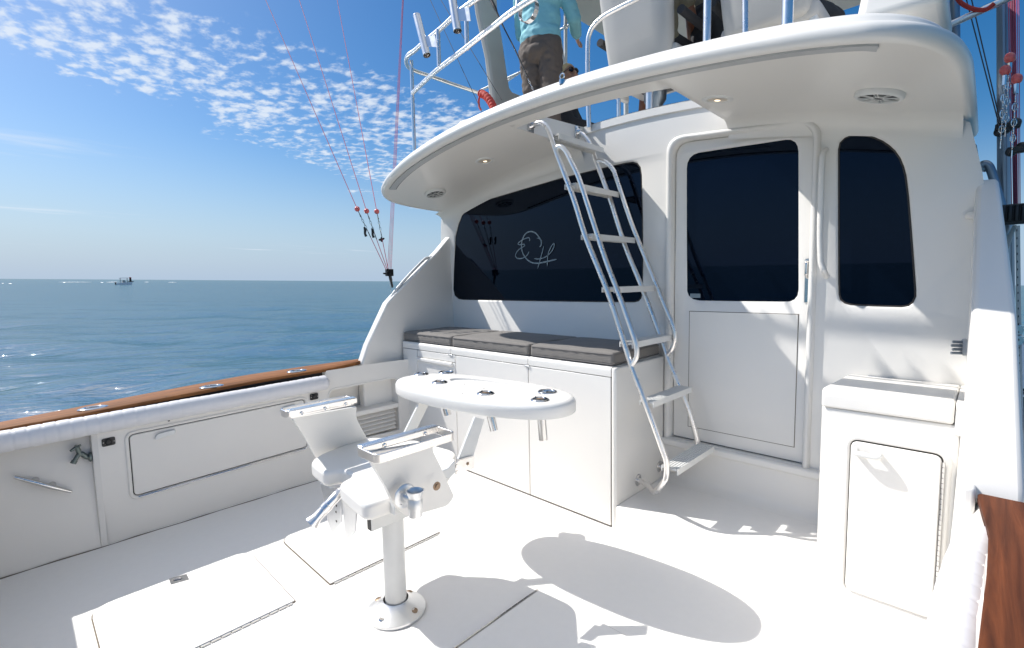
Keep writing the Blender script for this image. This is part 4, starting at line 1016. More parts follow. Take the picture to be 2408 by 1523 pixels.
# seat slab with the gimbal notch in its front edge
so_ = rpoly([(-2.172, .900), (-1.990, .885), (-1.965, .962), (-1.875, .962), (-1.845, .872), (-1.572, .842), (-1.560, 1.10), (-1.610, 1.25), (-1.765, 1.435), (-2.12, 1.40), (-2.285, 1.27), (-2.285, 1.15), (-2.235, .97)], [.05, .035, .045, .045, .04, .05, .1, .1, .06, .08, .04, .05, .05], 6)
bm = B(); prism(bm, [(p[0], p[1], .584) for p in so_], (0, 0, .066)); ob('seat', bm, GEL, ch, bevel=.016, seg=4)
def rayplane(px, a, b):
    # where a pixel's ray meets the leaning plane x = a + b*z
    d = ray(*c4(*px)); t = (a+b*EYE)/(d[0]-b*d[2]); return Vector((d[0]*t, d[1]*t, EYE+d[2]*t))
def arm(a_, b_, th, pts, ring):
    P3 = rpoly3([rayplane(p, a_, b_) for p in pts], [.003, .003, .03, .05, .03, .03, .05, .06, .03][:len(pts)])
    bm = B(); prism(bm, P3, (th, 0, 0)); p_ = ob('side_panel', bm, GEL, ch, bevel=.006, seg=3)
    rx0, rx1, ry0, ry1 = ring
    o_ = rpoly([(rx0, ry0), (rx1, ry0), (rx1, ry1), (rx0, ry1)], .030, 6)
    bm = B(); i_ = inset2(o_, -.007)
    a0 = [bm.verts.new((p[0], p[1], .882)) for p in o_]; a1 = [bm.verts.new((p[0], p[1], .912)) for p in o_]; b0 = [bm.verts.new((p[0], p[1], .882)) for p in i_]; b1 = [bm.verts.new((p[0], p[1], .912)) for p in i_]
    bridge(bm, a0, a1); bridge(bm, a1, b1); bridge(bm, b1, b0); bridge(bm, b0, a0); r_ = ob('arm_rail', bm, ALU, ch, bevel=.0015, seg=2)
    return p_, r_
panel, rr1 = arm(-1.679, .27, -.022, [(738, 820), (1232, 735), (1226, 800), (1300, 950), (1385, 1140), (1335, 1205), (1040, 1290), (955, 1215), (880, 1060)], (-1.490, -1.350, .770, 1.095))
bm = B(); box(bm, -1.487, -1.452, .775, 1.095, .8895, .916); ob('arm_cap', bm, ALU, rr1, bevel=.004)
bm = B(); box(bm, -1.60, -1.535, .94, 1.12, .590, .640); ob('panel_spacer', bm, ALUP, ch, bevel=.004)
panel2, rr2 = arm(-2.62, .545, -.022, [(200, 565), (668, 480), (666, 560), (700, 630), (765, 745), (700, 830), (500, 900), (392, 885), (290, 700)], (-2.215, -2.122, .795, 1.115))
bm = B(); box(bm, -2.158, -2.118, .80, 1.12, .8895, .916); ob('arm_cap', bm, ALU, rr2, bevel=.004)
for X, ys in ((-2.1175, (.855, .96, 1.06)),):
    for Y in ys:
        bm = B(); lathe(bm, [(.0085, 0), (.008, .002), (.005, .003), (.001, .0015)], (X, Y, .895), (1, 0, 0), 14, cap0=False); ob('screw', bm, STEEL, rr2)
for Y in (.86, 1.03):
    bm = B(); lathe(bm, [(.0085, 0), (.008, .002), (.005, .003), (.001, .0015)], (-1.4515, Y, .899), (1, 0, 0), 14, cap0=False); ob('screw', bm, STEEL, rr1)
# gunnel cup on the outside of the near panel
fl = ax(*c4(1022, 1130), -1.4395)
bm = B(); lathe(bm, [(.043, 0), (.043, .004), (.038, .007), (.014, .009)], fl, (1, 0, 0), 32); cup = ob('cup_flange', bm, ALUM, ch)
for a in (45, 135, 225, 315):
    c_ = fl+Vector((.0065, .030*math.cos(math.radians(a)), .030*math.sin(math.radians(a)))); bm = B(); lathe(bm, [(.005, 0), (.004, .002), (.001, .001)], c_, (1, 0, 0), 10, cap0=False); ob('screw', bm, STEEL, cup)
cc = ax(*c4(1097, 1100), -1.385)
bm = B(); tube(bm, [fl+Vector((.005, 0, 0)), Vector((cc.x-.02, cc.y, fl.z-.005))], .014, 12)
lathe(bm, [(.020, -.088), (.0235, -.087), (.0235, -.060), (.0265, -.058), (.0265, -.030), (.024, -.026), (.024, -.018), (.031, .0), (.0315, .004), (.028, .004), (.020, -.014), (.020, -.075), (.001, -.075)], cc, (0, .02, 1), 30, cap0=True, cap1=False); ob('rod_cup', bm, ALUM, cup, ang=35)
bo = ax(*c4(1255, 1060), -1.4395)
bm = B(); lathe(bm, [(.0165, 0), (.016, .003), (.009, .004), (.009, .009), (.001, .010)], bo, (1, 0, 0), 6 if False else 18, cap0=False); ob('bolt', bm, BRONZE, panel)
# gimbal tube at the front of the seat
g0 = Vector((-1.915, .925, .585)); g1 = ay(*c4(338, 1335), .80)
dg = (g1-g0); Lg = dg.length
bm = B(); lathe(bm, [(.016, 0), (.021, .01), (.021, Lg*.45), (.0235, Lg*.46), (.0235, Lg*.58), (.021, Lg*.59), (.021, Lg*.82), (.031, Lg*.97), (.031, Lg), (.027, Lg), (.018, Lg*.84), (.001, Lg*.84)], g0, dg, 28, cap1=False); ob('gimbal_tube', bm, ALU, ch, ang=35)
for pts, Y, hol in (([(400, 1040), (470, 1070), (557, 1080), (553, 1325), (490, 1412), (455, 1320), (428, 1160)], .955, ((520, 1205), (517, 1250), (520, 1318))),
                    ([(563, 1140), (672, 1180), (655, 1395), (622, 1440), (592, 1482), (580, 1400)], .905, ())):
    bm = B(); prism(bm, [ay(*c4(x, y), Y) for x, y in pts], (0, .006, 0)); g_ = ob('hanger_plate', bm, ALUM, ch, bevel=.001, seg=1)
    for hx, hy in hol:
        c_ = ay(*c4(hx, hy), Y-.0008); bm = B(); lathe(bm, [(.0055, 0), (.001, .0001)], c_, (0, -1, 0), 14, cap0=False); ob('hole', bm, RUBBER, g_)
# arms that carry the table
for pts, X in (([(1290, 985), (1345, 1010), (1395, 960), (1392, 868), (1340, 930), (1300, 945)], -1.60),):
    bm = B(); prism(bm, [ax(*c4(x, y), X) for x, y in pts], (-.02, 0, 0)); ob('table_arm', bm, ALUP, ch, bevel=.003)
for pts, X, nm, m in (([(1416, 866), (1528, 838), (1606, 572), (1538, 555)], -1.63, 'strut', ALUP), ([(1020, 672), (1100, 665), (1200, 460), (1132, 445)], -2.10, 'strut', ALUP),
                      ([(1388, 895), (1415, 868), (1526, 840), (1526, 925), (1420, 965), (1388, 980)], -1.622, 'hinge_plate', STEEL)):
    bm = B(); prism(bm, [ax(*c4(x, y), X) for x, y in pts], (-.014 if nm == 'strut' else .004, 0, 0)); ob(nm, bm, m, ch, bevel=.0015, seg=1)
bm = B(); s0 = ax(*c4(1060, 670), -2.10); hexa(bm, [s0+Vector((0, -.25, -.085)), s0+Vector((0, -.25, -.045)), s0+Vector((0, .04, .02)), s0+Vector((0, .04, -.03))], [s0+Vector((-.014, -.25, -.085)), s0+Vector((-.014, -.25, -.045)), s0+Vector((-.014, .04, .02)), s0+Vector((-.014, .04, -.03))]); ob('table_arm', bm, ALUP, ch, bevel=.003)
for x, y in ((1403, 912), (1403, 958), (1483, 896)):
    c_ = ax(*c4(x, y), -1.6175); bm = B(); lathe(bm, [(.0075, 0), (.006, .003), (.001, .003)], c_, (1, 0, 0), 12, cap0=False); ob('screw', bm, BRONZE if x > 1450 else STEEL, ch)

# ------------------------------------------------------------------ rod holder table behind the chair
tb = thing('rod_holder_table', 'oval white table with steel cup and rod holders fixed behind the fighting chair', 'table', (-1.87, 1.68, .835))
TC = Vector((-1.900, 1.690, 0)); TA, TB_, TR = .568, .245, .115
def tpt(th, k=1.0):
    n_ = 2.35; c_, s_ = math.cos(th), math.sin(th)
    x = TA*k*math.copysign(abs(c_)**(2/n_), c_); y = TB_*k*math.copysign(abs(s_)**(2/n_), s_)
    return Vector((TC.x+x*math.cos(TR)-y*math.sin(TR), TC.y+x*math.sin(TR)+y*math.cos(TR), 0))
bm = B(); NT = 120; rows = []
prof = [(0.0, .902), (.25, .902), (.5, .902), (.8, .902), (.93, .9015)]
R0 = .028
rings = []
for k, z in [(0.15, .903), (.35, .903), (.55, .903), (.75, .903), (.88, .903)]:
    rings.append([(tpt(2*math.pi*i/NT, k), z) for i in range(NT)])
def offs(th, d):
    p = tpt(th); q = tpt(th+.01); t = (q-p).normalized(); return p-Vector((t.y, -t.x, 0))*d
for j in range(7):
    a = math.pi/2*j/6; rings.append([(offs(2*math.pi*i/NT, R0*(1-math.sin(a))), .903-R0*(1-math.cos(a))) for i in range(NT)])
for d, z in ((0, .840), (.004, .834), (.016, .832), (.02, .845)): rings.append([(offs(2*math.pi*i/NT, d), z) for i in range(NT)])
RV = [[bm.verts.new((p.x, p.y, z-(.007 if False else 0))) for p, z in r] for r in rings]
bm.faces.new(RV[0])
for a, b in zip(RV, RV[1:]): bridge(bm, a, b)
bm.faces.new(RV[-1][::-1])
tt = ob('table_top', bm, GEL, tb, ang=50)
CUPS = [az(1048, 873, .903), az(1287, 921, .903)]
CUPS[0] += Vector((.03, -.02, 0))
RODS = [az(984, 877, .903), az(1034, 899, .903), az(1142, 925, .903), az(1270, 940, .903)]
RODS[0] += Vector((.045, -.01, 0))
UND = [az(1010, 978, .74), az(1076, 985, .72), az(1182, 1017, .72), az(1284, 1037, .72)]
cut = B()
for p in CUPS: lathe(cut, [(.036, -.30), (.036, .05)], p, (0, 0, 1), 32)
axs = []
for p, u in zip(RODS, UND):
    a = (p-u).normalized(); a = (a+Vector((0, 0, .9))).normalized(); axs.append(a); lathe(cut, [(.0205, -.30), (.0205, .05)], p, a, 28)
# shallow tray
trc = [(-1.83+.34*math.copysign(abs(math.cos(t))**.8, math.cos(t))*1.0, 1.775+.075*math.copysign(abs(math.sin(t))**.8, math.sin(t))+.115*(.34*math.cos(t))) for t in np.linspace(0, 2*math.pi, 49)[:-1]]
prism(cut, [(p[0], p[1], .893) for p in trc], (0, 0, .05))
mc = bpy.data.meshes.new('cutter'); cut.to_mesh(mc); cut.free(); finish(mc); co_ = bpy.data.objects.new('cutter', mc); C.objects.link(co_)
md = tt.modifiers.new('b', 'BOOLEAN'); md.operation = 'DIFFERENCE'; md.solver = 'EXACT'; md.use_self = True; md.object = co_
dg_ = bpy.context.evaluated_depsgraph_get(); nm_ = bpy.data.meshes.new_from_object(tt.evaluated_get(dg_)); tt.modifiers.clear(); tt.data = nm_; finish(nm_, 45)
bpy.data.objects.remove(co_)
for i, p in enumerate(CUPS):
    bm = B(); lathe(bm, [(.048, .0005), (.047, .004), (.042, .006), (.037, .003), (.0352, -.004), (.0350, -.085), (.001, -.086)], p, (0, 0, 1), 36, cap0=False, cap1=False); ob('cup_holder', bm, STEEL, tb, ang=60)
for p, a in zip(RODS, axs):
    bm = B()
    lathe(bm, [(.044, .0005), (.042, .004), (.034, .008), (.026, .010), (.022, .008), (.0202, .0)], p, (0, 0, 1), 36, cap0=False, cap1=False); f_ = ob('rod_holder', bm, STEEL, tb, ang=60)
    bm = B(); lathe(bm, [(.0200, .004), (.0200, -.185), (.001, -.186)], p, a, 26, cap0=False, cap1=False)
    lathe(bm, [(.0188, .004), (.0188, -.02), (.001, -.021)], p, a, 26, cap0=False, cap1=False); ob('rod_tube', bm, STEEL, f_)
    bm = B(); lathe(bm, [(.0186, .0015), (.001, .0035)], p+Vector((0, 0, .004)), (0, 0, 1), 24, cap0=False, cap1=False); ob('liner', bm, BRONZE, f_)
    for s in (-1, 1):
        bm = B(); lathe(bm, [(.0045, .004), (.003, .0075), (.001, .007)], p+Vector((s*.034, -s*.008, .002)), (0, 0, 1), 10, cap0=False, cap1=False); ob('screw', bm, RUBBER, f_)
bm = B()
for x, y in ((1092, 903), (1042, 912), (1138, 913), (1088, 925)): lathe(bm, [(.0035, .0), (.001, .0008)], az(x, y, .9035), (0, 0, 1), 8, cap0=False)
ob('screw_hole', bm, RUBBER, tb)

# ------------------------------------------------------------------ fittings in and on the rails
def gun_holder(p, lab):
    t = thing('flush_rod_holder', lab, 'rod holder', p, 'oval steel rod holders set in the teak')
    bm = B(); prof = [(.052, .0), (.050, .003), (.040, .006), (.030, .006), (.027, .002), (.026, -.02)]
    lathe(bm, prof, p, (0, 0, 1), 32, cap0=False, cap1=False)
    for v in bm.verts: v.co.y = p.y+(v.co.y-p.y)*1.35
    ob('flange', bm, STEEL, t, ang=60)
    bm = B(); lathe(bm, [(.0265, .001), (.001, .0009)], p, (0, 0, 1), 24, cap0=False, cap1=False)
    for v in bm.verts: v.co.y = p.y+(v.co.y-p.y)*1.35
    ob('socket', bm, BLACK, t)
for (x, y), lab in (((219, 959), 'oval steel rod holder in the sunlit teak nearest the left edge of the photo'), ((498, 908), 'middle oval steel rod holder in the far teak rail'), ((698, 872), 'oval steel rod holder in the far teak rail nearest the side wing')):
    p = az(x, y, .79); z = wz(p.y); p = az(x, y, z+.001); gun_holder(p, lab)
# mooring cleat on the inner face
cl_ = thing('mooring_cleat', 'slim steel horn cleat on the shaded inner face of the bulwark', 'cleat', ax(100, 1138, -3.55))
c0, c1 = ax(33, 1121, -3.545), ax(168, 1156, -3.535)
N_ = 14; bm = B(); tube(bm, [c0+(c1-c0)*i/N_+Vector((.006*math.sin(math.pi*i/N_), 0, 0)) for i in range(N_+1)], [.0075+.0045*math.sin(math.pi*i/N_) for i in range(N_+1)], 14); ob('horn', bm, STEEL, cl_)
for k in (.36, .66):
    q = c0+(c1-c0)*k; bm = B(); lathe(bm, [(.018, -.05), (.016, -.025), (.010, -.015), (.009, .0)], q, (1, 0, -.05), 18); ob('stem', bm, STEEL, cl_)
# tap
tp = thing('water_tap', 'tarnished bronze hose tap under the bolster on the far side', 'tap', ax(212, 1078, -3.56))
w0 = ax(213, 1074, -3.56); w1 = ax(188, 1062, -3.555); w2 = ax(176, 1082, -3.55); wt = ax(181, 1052, -3.555); wh0 = ax(165, 1061, -3.55); wh1 = ax(190, 1046, -3.56)
bm = B(); lathe(bm, [(.026, -.004), (.026, .006), (.014, .010)], w0, (0, -1, .05), 20); tube(bm, smooth([w0, w0+(w1-w0)*.4+Vector((0, 0, -.012)), w1+Vector((0, 0, -.01)), w2], 5), [.013]*10+[.011]*6, 14)
tube(bm, [w1+Vector((0, 0, -.02)), wt], .012, 12); lathe(bm, [(.014, 0), (.014, .018)], w2, (w2-w1), 16); ob('body', bm, TAP, tp)
bm = B(); tube(bm, [wt, wt+Vector((0, -.005, .015))], .005, 8); tube(bm, [wh0, (wh0+wh1)/2+Vector((0, 0, .002)), wh1], [.006, .009, .006], 10); ob('handle', bm, TAP, tp)
def pod(x, y, lab):
    p = ax(x, y, fx(1)+.001); t = thing('hose_socket', lab, 'socket', p, 'square black sockets in the bulwark')
    o_ = rpoly([(p.y-.030, p.z-.024), (p.y+.030, p.z-.022), (p.y+.030, p.z+.024), (p.y-.030, p.z+.022)], .01, 4)
    bm = B(); prism(bm, [(p.x-.002, q[0], q[1]) for q in o_], (.012, 0, 0)); ob('plate', bm, BLACK, t, bevel=.003)
    bm = B(); lathe(bm, [(.017, 0), (.017, .006), (.013, .009), (.010, .006), (.001, .006)], p+Vector((.010, 0, 0)), (1, 0, 0), 24, cap0=False); ob('cap', bm, BLACK, t)
    for s in (-1, 1):
        bm = B(); lathe(bm, [(.003, 0), (.001, .0015)], p+Vector((.0102, s*.024, 0)), (1, 0, 0), 8, cap0=False); ob('screw', bm, STEEL, t)
pod(255, 1038, 'black square socket beside the tap and the long locker door'); pod(738, 932, 'black square socket between the long locker door and the cubby')
# small black catches above locker
for x, y in ((397, 989), (636, 940)):
    p = ax(x, y, fx(1)+.004); bm = B(); lathe(bm, [(.006, 0), (.004, .003)], p, (1, 0, 0), 10); ob('catch', bm, BLACK, boat)
# drain disc with four holes on each wing (rod hangers)
def hanger(p, n_, lab):
    t = thing('rod_hanger', lab, 'rod hanger', p)
    bm = B(); lathe(bm, [(.040, 0), (.039, .004), (.036, .005), (.001, .0055)], p, n_, 36, cap0=False); ob('disc', bm, STEEL, t, ang=50)
    n_ = Vector(n_).normalized(); u = Vector((0, 1, 0)) if abs(n_.x) > .5 else Vector((1, 0, 0)); v = Vector((0, 0, 1))
    for a in (0, 90, 180, 270):
        c_ = p+(u*math.cos(math.radians(a))+v*math.sin(math.radians(a)))*.022; bm = B(); lathe(bm, [(.011, .005), (.010, .009), (.0075, .0075), (.001, .006)], c_, n_, 16, cap0=False); ob('hole_ring', bm, STEEL, t)
        bm = B(); lathe(bm, [(.0074, .0078), (.001, .0078)], c_, n_, 12, cap0=False); ob('hole', bm, BLACK, t)
hanger(ax(990, 741, -3.654), (1, 0, 0), 'round steel disc with four dark holes above the corner cushion')
p = ay(2266, 816, 2.78)
t = thing('wiring_plug', 'grey ribbed deck plug on the near side wall above the freezer cabinet', 'plug', p)
bm = B(); lathe(bm, [(.036, -.006), (.036, .0), (.026, .006)], p, (-1, -.45, 0), 24); ob('flange', bm, GREYSTRIP, t)
for k in range(4):
    bm = B(); tube(bm, [p+Vector((-.004, -.002, .022-.016*k)), p+Vector((-.034-.004*(k % 2), -.018, .022-.016*k))], .006, 10); ob('finger', bm, POLE, t)
# handrails
def hrail(name, pts, r, m, lab, feet=True):
    P0 = [Vector(p) for p in pts]; t = thing(name, lab, 'handrail', P0[0]); bm = B(); tube(bm, smooth(P0, 6), r, 14); ob('bar', bm, m, t)
    for q in (P0[0], P0[-1]):
        bm = B(); lathe(bm, [(r*1.7, -.006), (r*1.7, .004), (r*1.1, .010)], q, (P0[1]-P0[0]) if q is P0[0] else (P0[-2]-P0[-1]), 18); ob('foot', bm, m, t)
hrail('handrail', [ax(1012, 606, -3.69), ax(1002, 607, -3.69), ax(990, 617, -3.69), ax(965, 643, -3.69), ax(940, 671, -3.69), ax(925, 690, -3.69), ax(918, 704, -3.69), ax(917, 715, -3.69)], .013, PLASTIC, 'white handrail along the sloping edge of the far side wing')
hrail('handrail', [ay(2277, 507, 2.96), ay(2290, 505, 2.90), ay(2303, 518, 2.86), ay(2312, 570, 2.78), ay(2319, 640, 2.66), ay(2325, 720, 2.50), ay(2327, 750, 2.44), ay(2324, 768, 2.41)], .016, GEL, 'thick white grab handle on top of the near side wing')
hrail('handrail', [ay(2303, 395, 3.2), ay(2310, 387, 3.2), ay(2320, 386, 3.2), ay(2331, 402, 3.2), ay(2350, 465, 3.2), ay(2368, 524, 3.2), ay(2366, 548, 3.2), ay(2345, 568, 3.2)], .017, POLE, 'blue grey handrail standing off the outside of the cabin beside the outrigger')

# ------------------------------------------------------------------ outrigger rigging on the far side
def at_v(p0, p1, y):
    """point of the segment p0-p1 that is seen at height y of the photograph"""
    lo, hi = 0.0, 1.0
    for _ in range(40):
        m_ = (lo+hi)/2
        if proj(p0+(p1-p0)*m_)[1] > y: lo = m_
        else: hi = m_
    return p0+(p1-p0)*lo
rig = thing('outrigger_rigging', 'pink outrigger lines with red floats rising from a black cleat block beyond the far wing', 'rigging', ax(917, 690, -3.72))
K = ax(913, 633, -3.72)
lines = [((625, 0), (908, 634), (840, 491)), ((704, 0), (911, 634), (862, 496)), ((793, 0), (913, 634), (886, 497))]
for (tx, ty), (bx_, by_), (fx_, fy_) in lines:
    base_ = ax(bx_, by_, -3.72)
    F = ax(fx_, fy_, -3.95); d1 = Vector(ray(tx, ty)); T = Vector((0, 0, EYE))+d1*(5.6/-d1.x)
    bm = B(); tube(bm, [F, T+(T-F)*.5], .0030, 6); ln = ob('line', bm, PINKLINE, rig)
    bm = B(); ball(bm, F, .023, 14); fo_ = ob('float', bm, PINK, rig)
    # swivel and snap chain between float and the lower line
    S = F+(base_-F)*.42
    dd = (base_-F).normalized()
    bm = B(); tube(bm, [F, F+dd*.05], .0035, 6); tube(bm, [F+dd*.05, F+dd*.075], [.004, .007, .004][:2], 8)
    q = F+dd*.085
    for k in range(5):
        c_ = q+dd*.030*k; sd = dd.orthogonal().normalized() if k % 2 else dd.cross(dd.orthogonal()).normalized()
        tube(bm, [c_+dd*.018*math.cos(a)+sd*.007*math.sin(a) for a in np.linspace(0, 2*math.pi, 13)[:-1]], .0020, 5, closed=True)
    tube(bm, [q+dd*.14, q+dd*.19], .0042, 6)
    ob('swivel_chain', bm, TAP, rig)
    bm = B(); tube(bm, [q+dd*.12, base_], .0028, 6); ob('line', bm, PINKLINE, rig)
for (x, y), s in (((857, 543), 0), ((875, 546), 1), ((897, 563), 2)):
    p = ax(x, y, -3.85); bm = B()
    if s < 2: tube(bm, [p+Vector((0, -.0, .035)), p+Vector((.0, .008, .01)), p+Vector((0, .004, -.02)), p+Vector((0, .014, -.045))], [.008, .013, .010, .012], 8)
    else: tube(bm, [p+Vector((0, -.025, -.004)), p, p+Vector((0, .028, .012))], [.007, .014, .007], 8); tube(bm, [p+Vector((0, 0, .02)), p+Vector((0, 0, -.02))], .007, 8)
    ob('release_clip', bm, BLACK, rig)
for k, (tx, bx_) in enumerate(((946, 911.5), (947.2, 914.5), (948.2, 917.5), (949, 920))):
    d1 = Vector(ray(tx, 0)); T = Vector((0, 0, EYE))+d1*(4.6/-d1.x); b_ = ax(bx_, 634, -3.72)
    bm = B(); tube(bm, [b_, T+(T-b_)*.5], .0017, 6); ob('line', bm, PINKLINE, rig)
bm = B(); a = ax(914, 634, -3.72); box(bm, a.x-.014, a.x+.014, a.y-.028, a.y+.040, a.z-.055, a.z+.006); tube(bm, [a+Vector((0, -.03, -.035)), a+Vector((0, -.055, -.03))], .008, 8); ob('cleat_block', bm, BLACK, rig, bevel=.006)
bm = B(); tube(bm, smooth([a+Vector((0, .01, -.05)), a+Vector((0, .018, -.09)), a+Vector((0, .028, -.135)), a+Vector((0, .03, -.155))], 4), [.014]*5+[.010]*5+[.008]*3, 8); ob('tail', bm, BLACK, rig)
bm = B(); tube(bm, [ax(917, 662, -3.72), ax(919, 684, -3.70), ax(921, 694, -3.70)], .0018, 6); ob('cord', bm, ROPE, rig)
# fine stays above the wing
st2 = thing('antenna_stays', 'two thin dark wires slanting across the sky behind the flybridge rail', 'wire', ay(1135, 262, 2.3))
for a, b in (((1012, 0), (1133, 262)), ((1037, 0), (1180, 235))):
    bm = B(); p0, p1 = ay(*a, 2.6), ay(*b, 2.35); tube(bm, [p0+(p0-p1)*.5, p1], .0022, 5); ob('wire', bm, DARKLINE, st2)

# ------------------------------------------------------------------ near side outrigger pole
orr = thing('outrigger_pole', 'tall dark outrigger pole with pink floats, clips and ropes at the right edge', 'outrigger', ay(2362, 690, 3.3))
OY = 3.3
def op(x, y, Y=OY): return ay(x, y, Y)
bm = B(); a, b = op(2362, 694), op(2360, -60); tube(bm, [a, b+(b-a)*.6], .0245, 18); ob('pole', bm, POLE, orr)
bm = B(); a, b = op(2382, 1000), op(2378, 480); tube(bm, [a, b], .011, 12); ob('lower_tube', bm, POLE, orr)
for k, (xt, xb) in enumerate(((2371, 2379), (2375, 2383), (2379, 2386), (2384, 2390), (2388, 2393), (2392, 2396), (2396, 2399))):
    bm = B(); a, b = op(xt, -20, OY-.05-.004*k), op(xb, 484, OY-.05-.004*k); tube(bm, [a+(a-b)*.4, b], .0014 if k not in (2, 3) else .0045, 8); ob('line', bm, PINKLINE if k not in (2, 3) else PINKD, orr)
for x, y in ((2375, 136), (2364, 165), (2391, 185)):
    p = op(x, y, 2.98); bm = B(); ball(bm, p, .022, 14, (1, 1, .80), (.8, .3, .35)); ob('float', bm, PINK, orr)
    bm = B(); e = Vector((.002, 0, -1)); tube(bm, [p+e*.02, p+e*.06], .008, 8); tube(bm, [p+e*.06, p+e*.32], .002, 6)
    for k in range(7):
        c_ = p+e*(.08+.032*k); sd = Vector((1, 0, 0)) if k % 2 else Vector((0, 1, 0))
        tube(bm, [c_+e*.016*math.cos(t)+sd*.008*math.sin(t) for t in np.linspace(0, 2*math.pi, 11)[:-1]], .0022, 5, closed=True)
    ob('swivel_chain', bm, STEEL, orr)
for x, y, w_ in ((2372, 296, .06), (2392, 352, .045), (2360, 306, .03)):
    p = op(x, y, 3.02); bm = B(); box(bm, p.x-w_*.7, p.x+w_*.6, p.y-.02, p.y+.02, p.z-.013, p.z+.013); ball(bm, p+Vector((w_*.3, 0, .008)), .022, 8); ball(bm, p+Vector((-w_*.4, 0, -.004)), .020, 8); ob('release_clip', bm, BLACK, orr, bevel=.004)
p = op(2390, 502, 3.05); bm = B(); box(bm, p.x-.048, p.x+.06, p.y-.03, p.y+.03, p.z-.045, p.z+.040)
for k in range(5): tube(bm, [p+Vector((-.04+.02*k, -.034, .036)), p+Vector((-.04+.02*k, -.034, -.035))], .009, 8)
ob('cleat_block', bm, BLACK, orr, bevel=.006)
p = op(2387, 530, 3.05); bm = B()
for k in range(9):
    dx_ = -.004*k; tube(bm, smooth([p+Vector((.004*math.sin(k), 0, 0)), p+Vector((-.008+dx_*.4, .002*k, -.05)), p+Vector((-.02+dx_*1.1, .003*(k-4), -.11-.004*(k % 3))), p+Vector((-.035+dx_*1.4, .003*(k-4), -.150-.005*(k % 4)))], 3), .0042, 6)
ob('rope_tail', bm, ROPE, orr)
bm = B(); tube(bm, [op(2393, 530, 3.0), op(2395, 700, 3.0), op(2398, 860, 2.96), op(2402, 1010, 2.9)], .0075, 10); ob('speckled_rope', bm, ROPE, orr)
bm = B()
for y in np.linspace(540, 1000, 26):
    p = op(np.interp(y, [530, 1010], [2393, 2402]), y, np.interp(y, [530, 1010], [3.0, 2.9])-.0072); box(bm, p.x-.004, p.x-.001, p.y-.002, p.y+.001, p.z-.006, p.z+.002)
_p = bpy.data.objects['speckled_rope']; ob('fleck', bm, DARKLINE, _p)
for y, m in ((775, STEEL), (800, STEEL), (922, BLACK)):
    p = op(2390, y, 2.95); bm = B(); lathe(bm, [(.020, -.012), (.024, 0), (.020, .012)], p, (.2, -1, 0), 16); box(bm, p.x-.035, p.x+.03, p.y-.008, p.y+.008, p.z+.010, p.z+.018); ob('pulley', bm, m, orr)
bm = B(); a, b = ay(2190, 78, 2.9), ay(2335, 12, 2.9); tube(bm, [a, b+(b-a)*.3], .014, 12); ob('brace', bm, ALU, orr)
bm = B(); a, b = ay(2247, 118, 3.0), ay(2245, -20, 3.0); tube(bm, [a, b+(b-a)*1.5], .017, 12); ob('upright', bm, POLE, orr)
bm = B(); tube(bm, smooth([ay(2245, -14, 2.88), ay(2262, 8, 2.88), ay(2290, 21, 2.88), ay(2318, 22, 2.88), ay(2338, 8, 2.88)], 6), .0085, 10); ob('red_cord', bm, RED, orr)
for dx_ in (0, 12):
    bm = B(); a, b = ay(2273+dx_, 0, 3.0), ay(2351+dx_*.35, 300, 3.0); tube(bm, [a+(a-b)*.5, b], .0022, 6); ob('wire', bm, DARKLINE, orr)
bm = B(); tube(bm, [ay(2349, 290, 3.0), ay(2356, 318, 3.0)], [.006, .009], 8); ob('wire_boot', bm, BLACK, orr)
bm = B(); tube(bm, [ay(2192, -10, 2.8), ay(2200, 30, 2.8), ay(2215, 62, 2.8), ay(2222, 90, 2.8)], [.012, .02, .016, .006], 10)
tag(ob('canvas_strap', bm, DARKC), 'dark strap hanging beside the coaming block near the outrigger', 'strap')

# ------------------------------------------------------------------ helm seats
def soft(bm_, name, m, par, lv=2, bev=.06, seg=3):
    o = ob(name, bm_, m, par, bevel=bev, seg=seg); s = o.modifiers.new('s', 'SUBSURF'); s.levels = 1; s.render_levels = 1; return o
def helm_seat(X, Y, lab, rec):
    t = thing('helm_seat', lab, 'seat', (X, Y+.3, 2.5), 'helm seats on the flybridge')
    hw = .285; z0 = 2.5
    bm = B(); hexa(bm, [(X-hw*.86, Y, z0+.44), (X+hw*.86, Y, z0+.44), (X+hw*.86, Y+.14, z0+.46), (X-hw*.86, Y+.14, z0+.46)], [(X-hw, Y-.13, z0+1.18), (X+hw, Y-.13, z0+1.18), (X+hw, Y+.02, z0+1.18), (X-hw, Y+.02, z0+1.18)])
    o = soft(bm, 'backrest', SEATV, t); 
    bm = B(); box(bm, X-hw, X+hw, Y+.04, Y+.56, z0+.42, z0+.56); soft(bm, 'cushion', SEATV, t, bev=.05)
    bm = B(); box(bm, X-hw*.8, X+hw*.8, Y+.08, Y+.50, z0+.385, z0+.43); box(bm, X-hw*.95, X-hw*.8, Y+.06, Y+.30, z0+.33, z0+.47); box(bm, X+hw*.8, X+hw*.95, Y+.06, Y+.30, z0+.33, z0+.47); ob('seat_frame', bm, PLASTIC, t, bevel=.012)
    bm = B(); box(bm, X-.12, X+.12, Y+.14, Y+.40, z0+.36, z0+.384); ob('swivel_plate', bm, BLACK, t, bevel=.01)
    bm = B(); lathe(bm, [(.16, 0), (.16, .012), (.06, .03), (.052, .05), (.052, .24), (.080, .28), (.085, .36)], (X, Y+.28, z0), (0, 0, 1), 28); ob('pedestal', bm, POLE, t)
    for s in (-1, 1):
        bm = B(); tube(bm, fillet([(X+s*(hw+.03), Y+.02, z0+.72), (X+s*(hw+.04), Y+.36, z0+.72)], .05), .028, 14); ob('armrest', bm, DARKC, t)
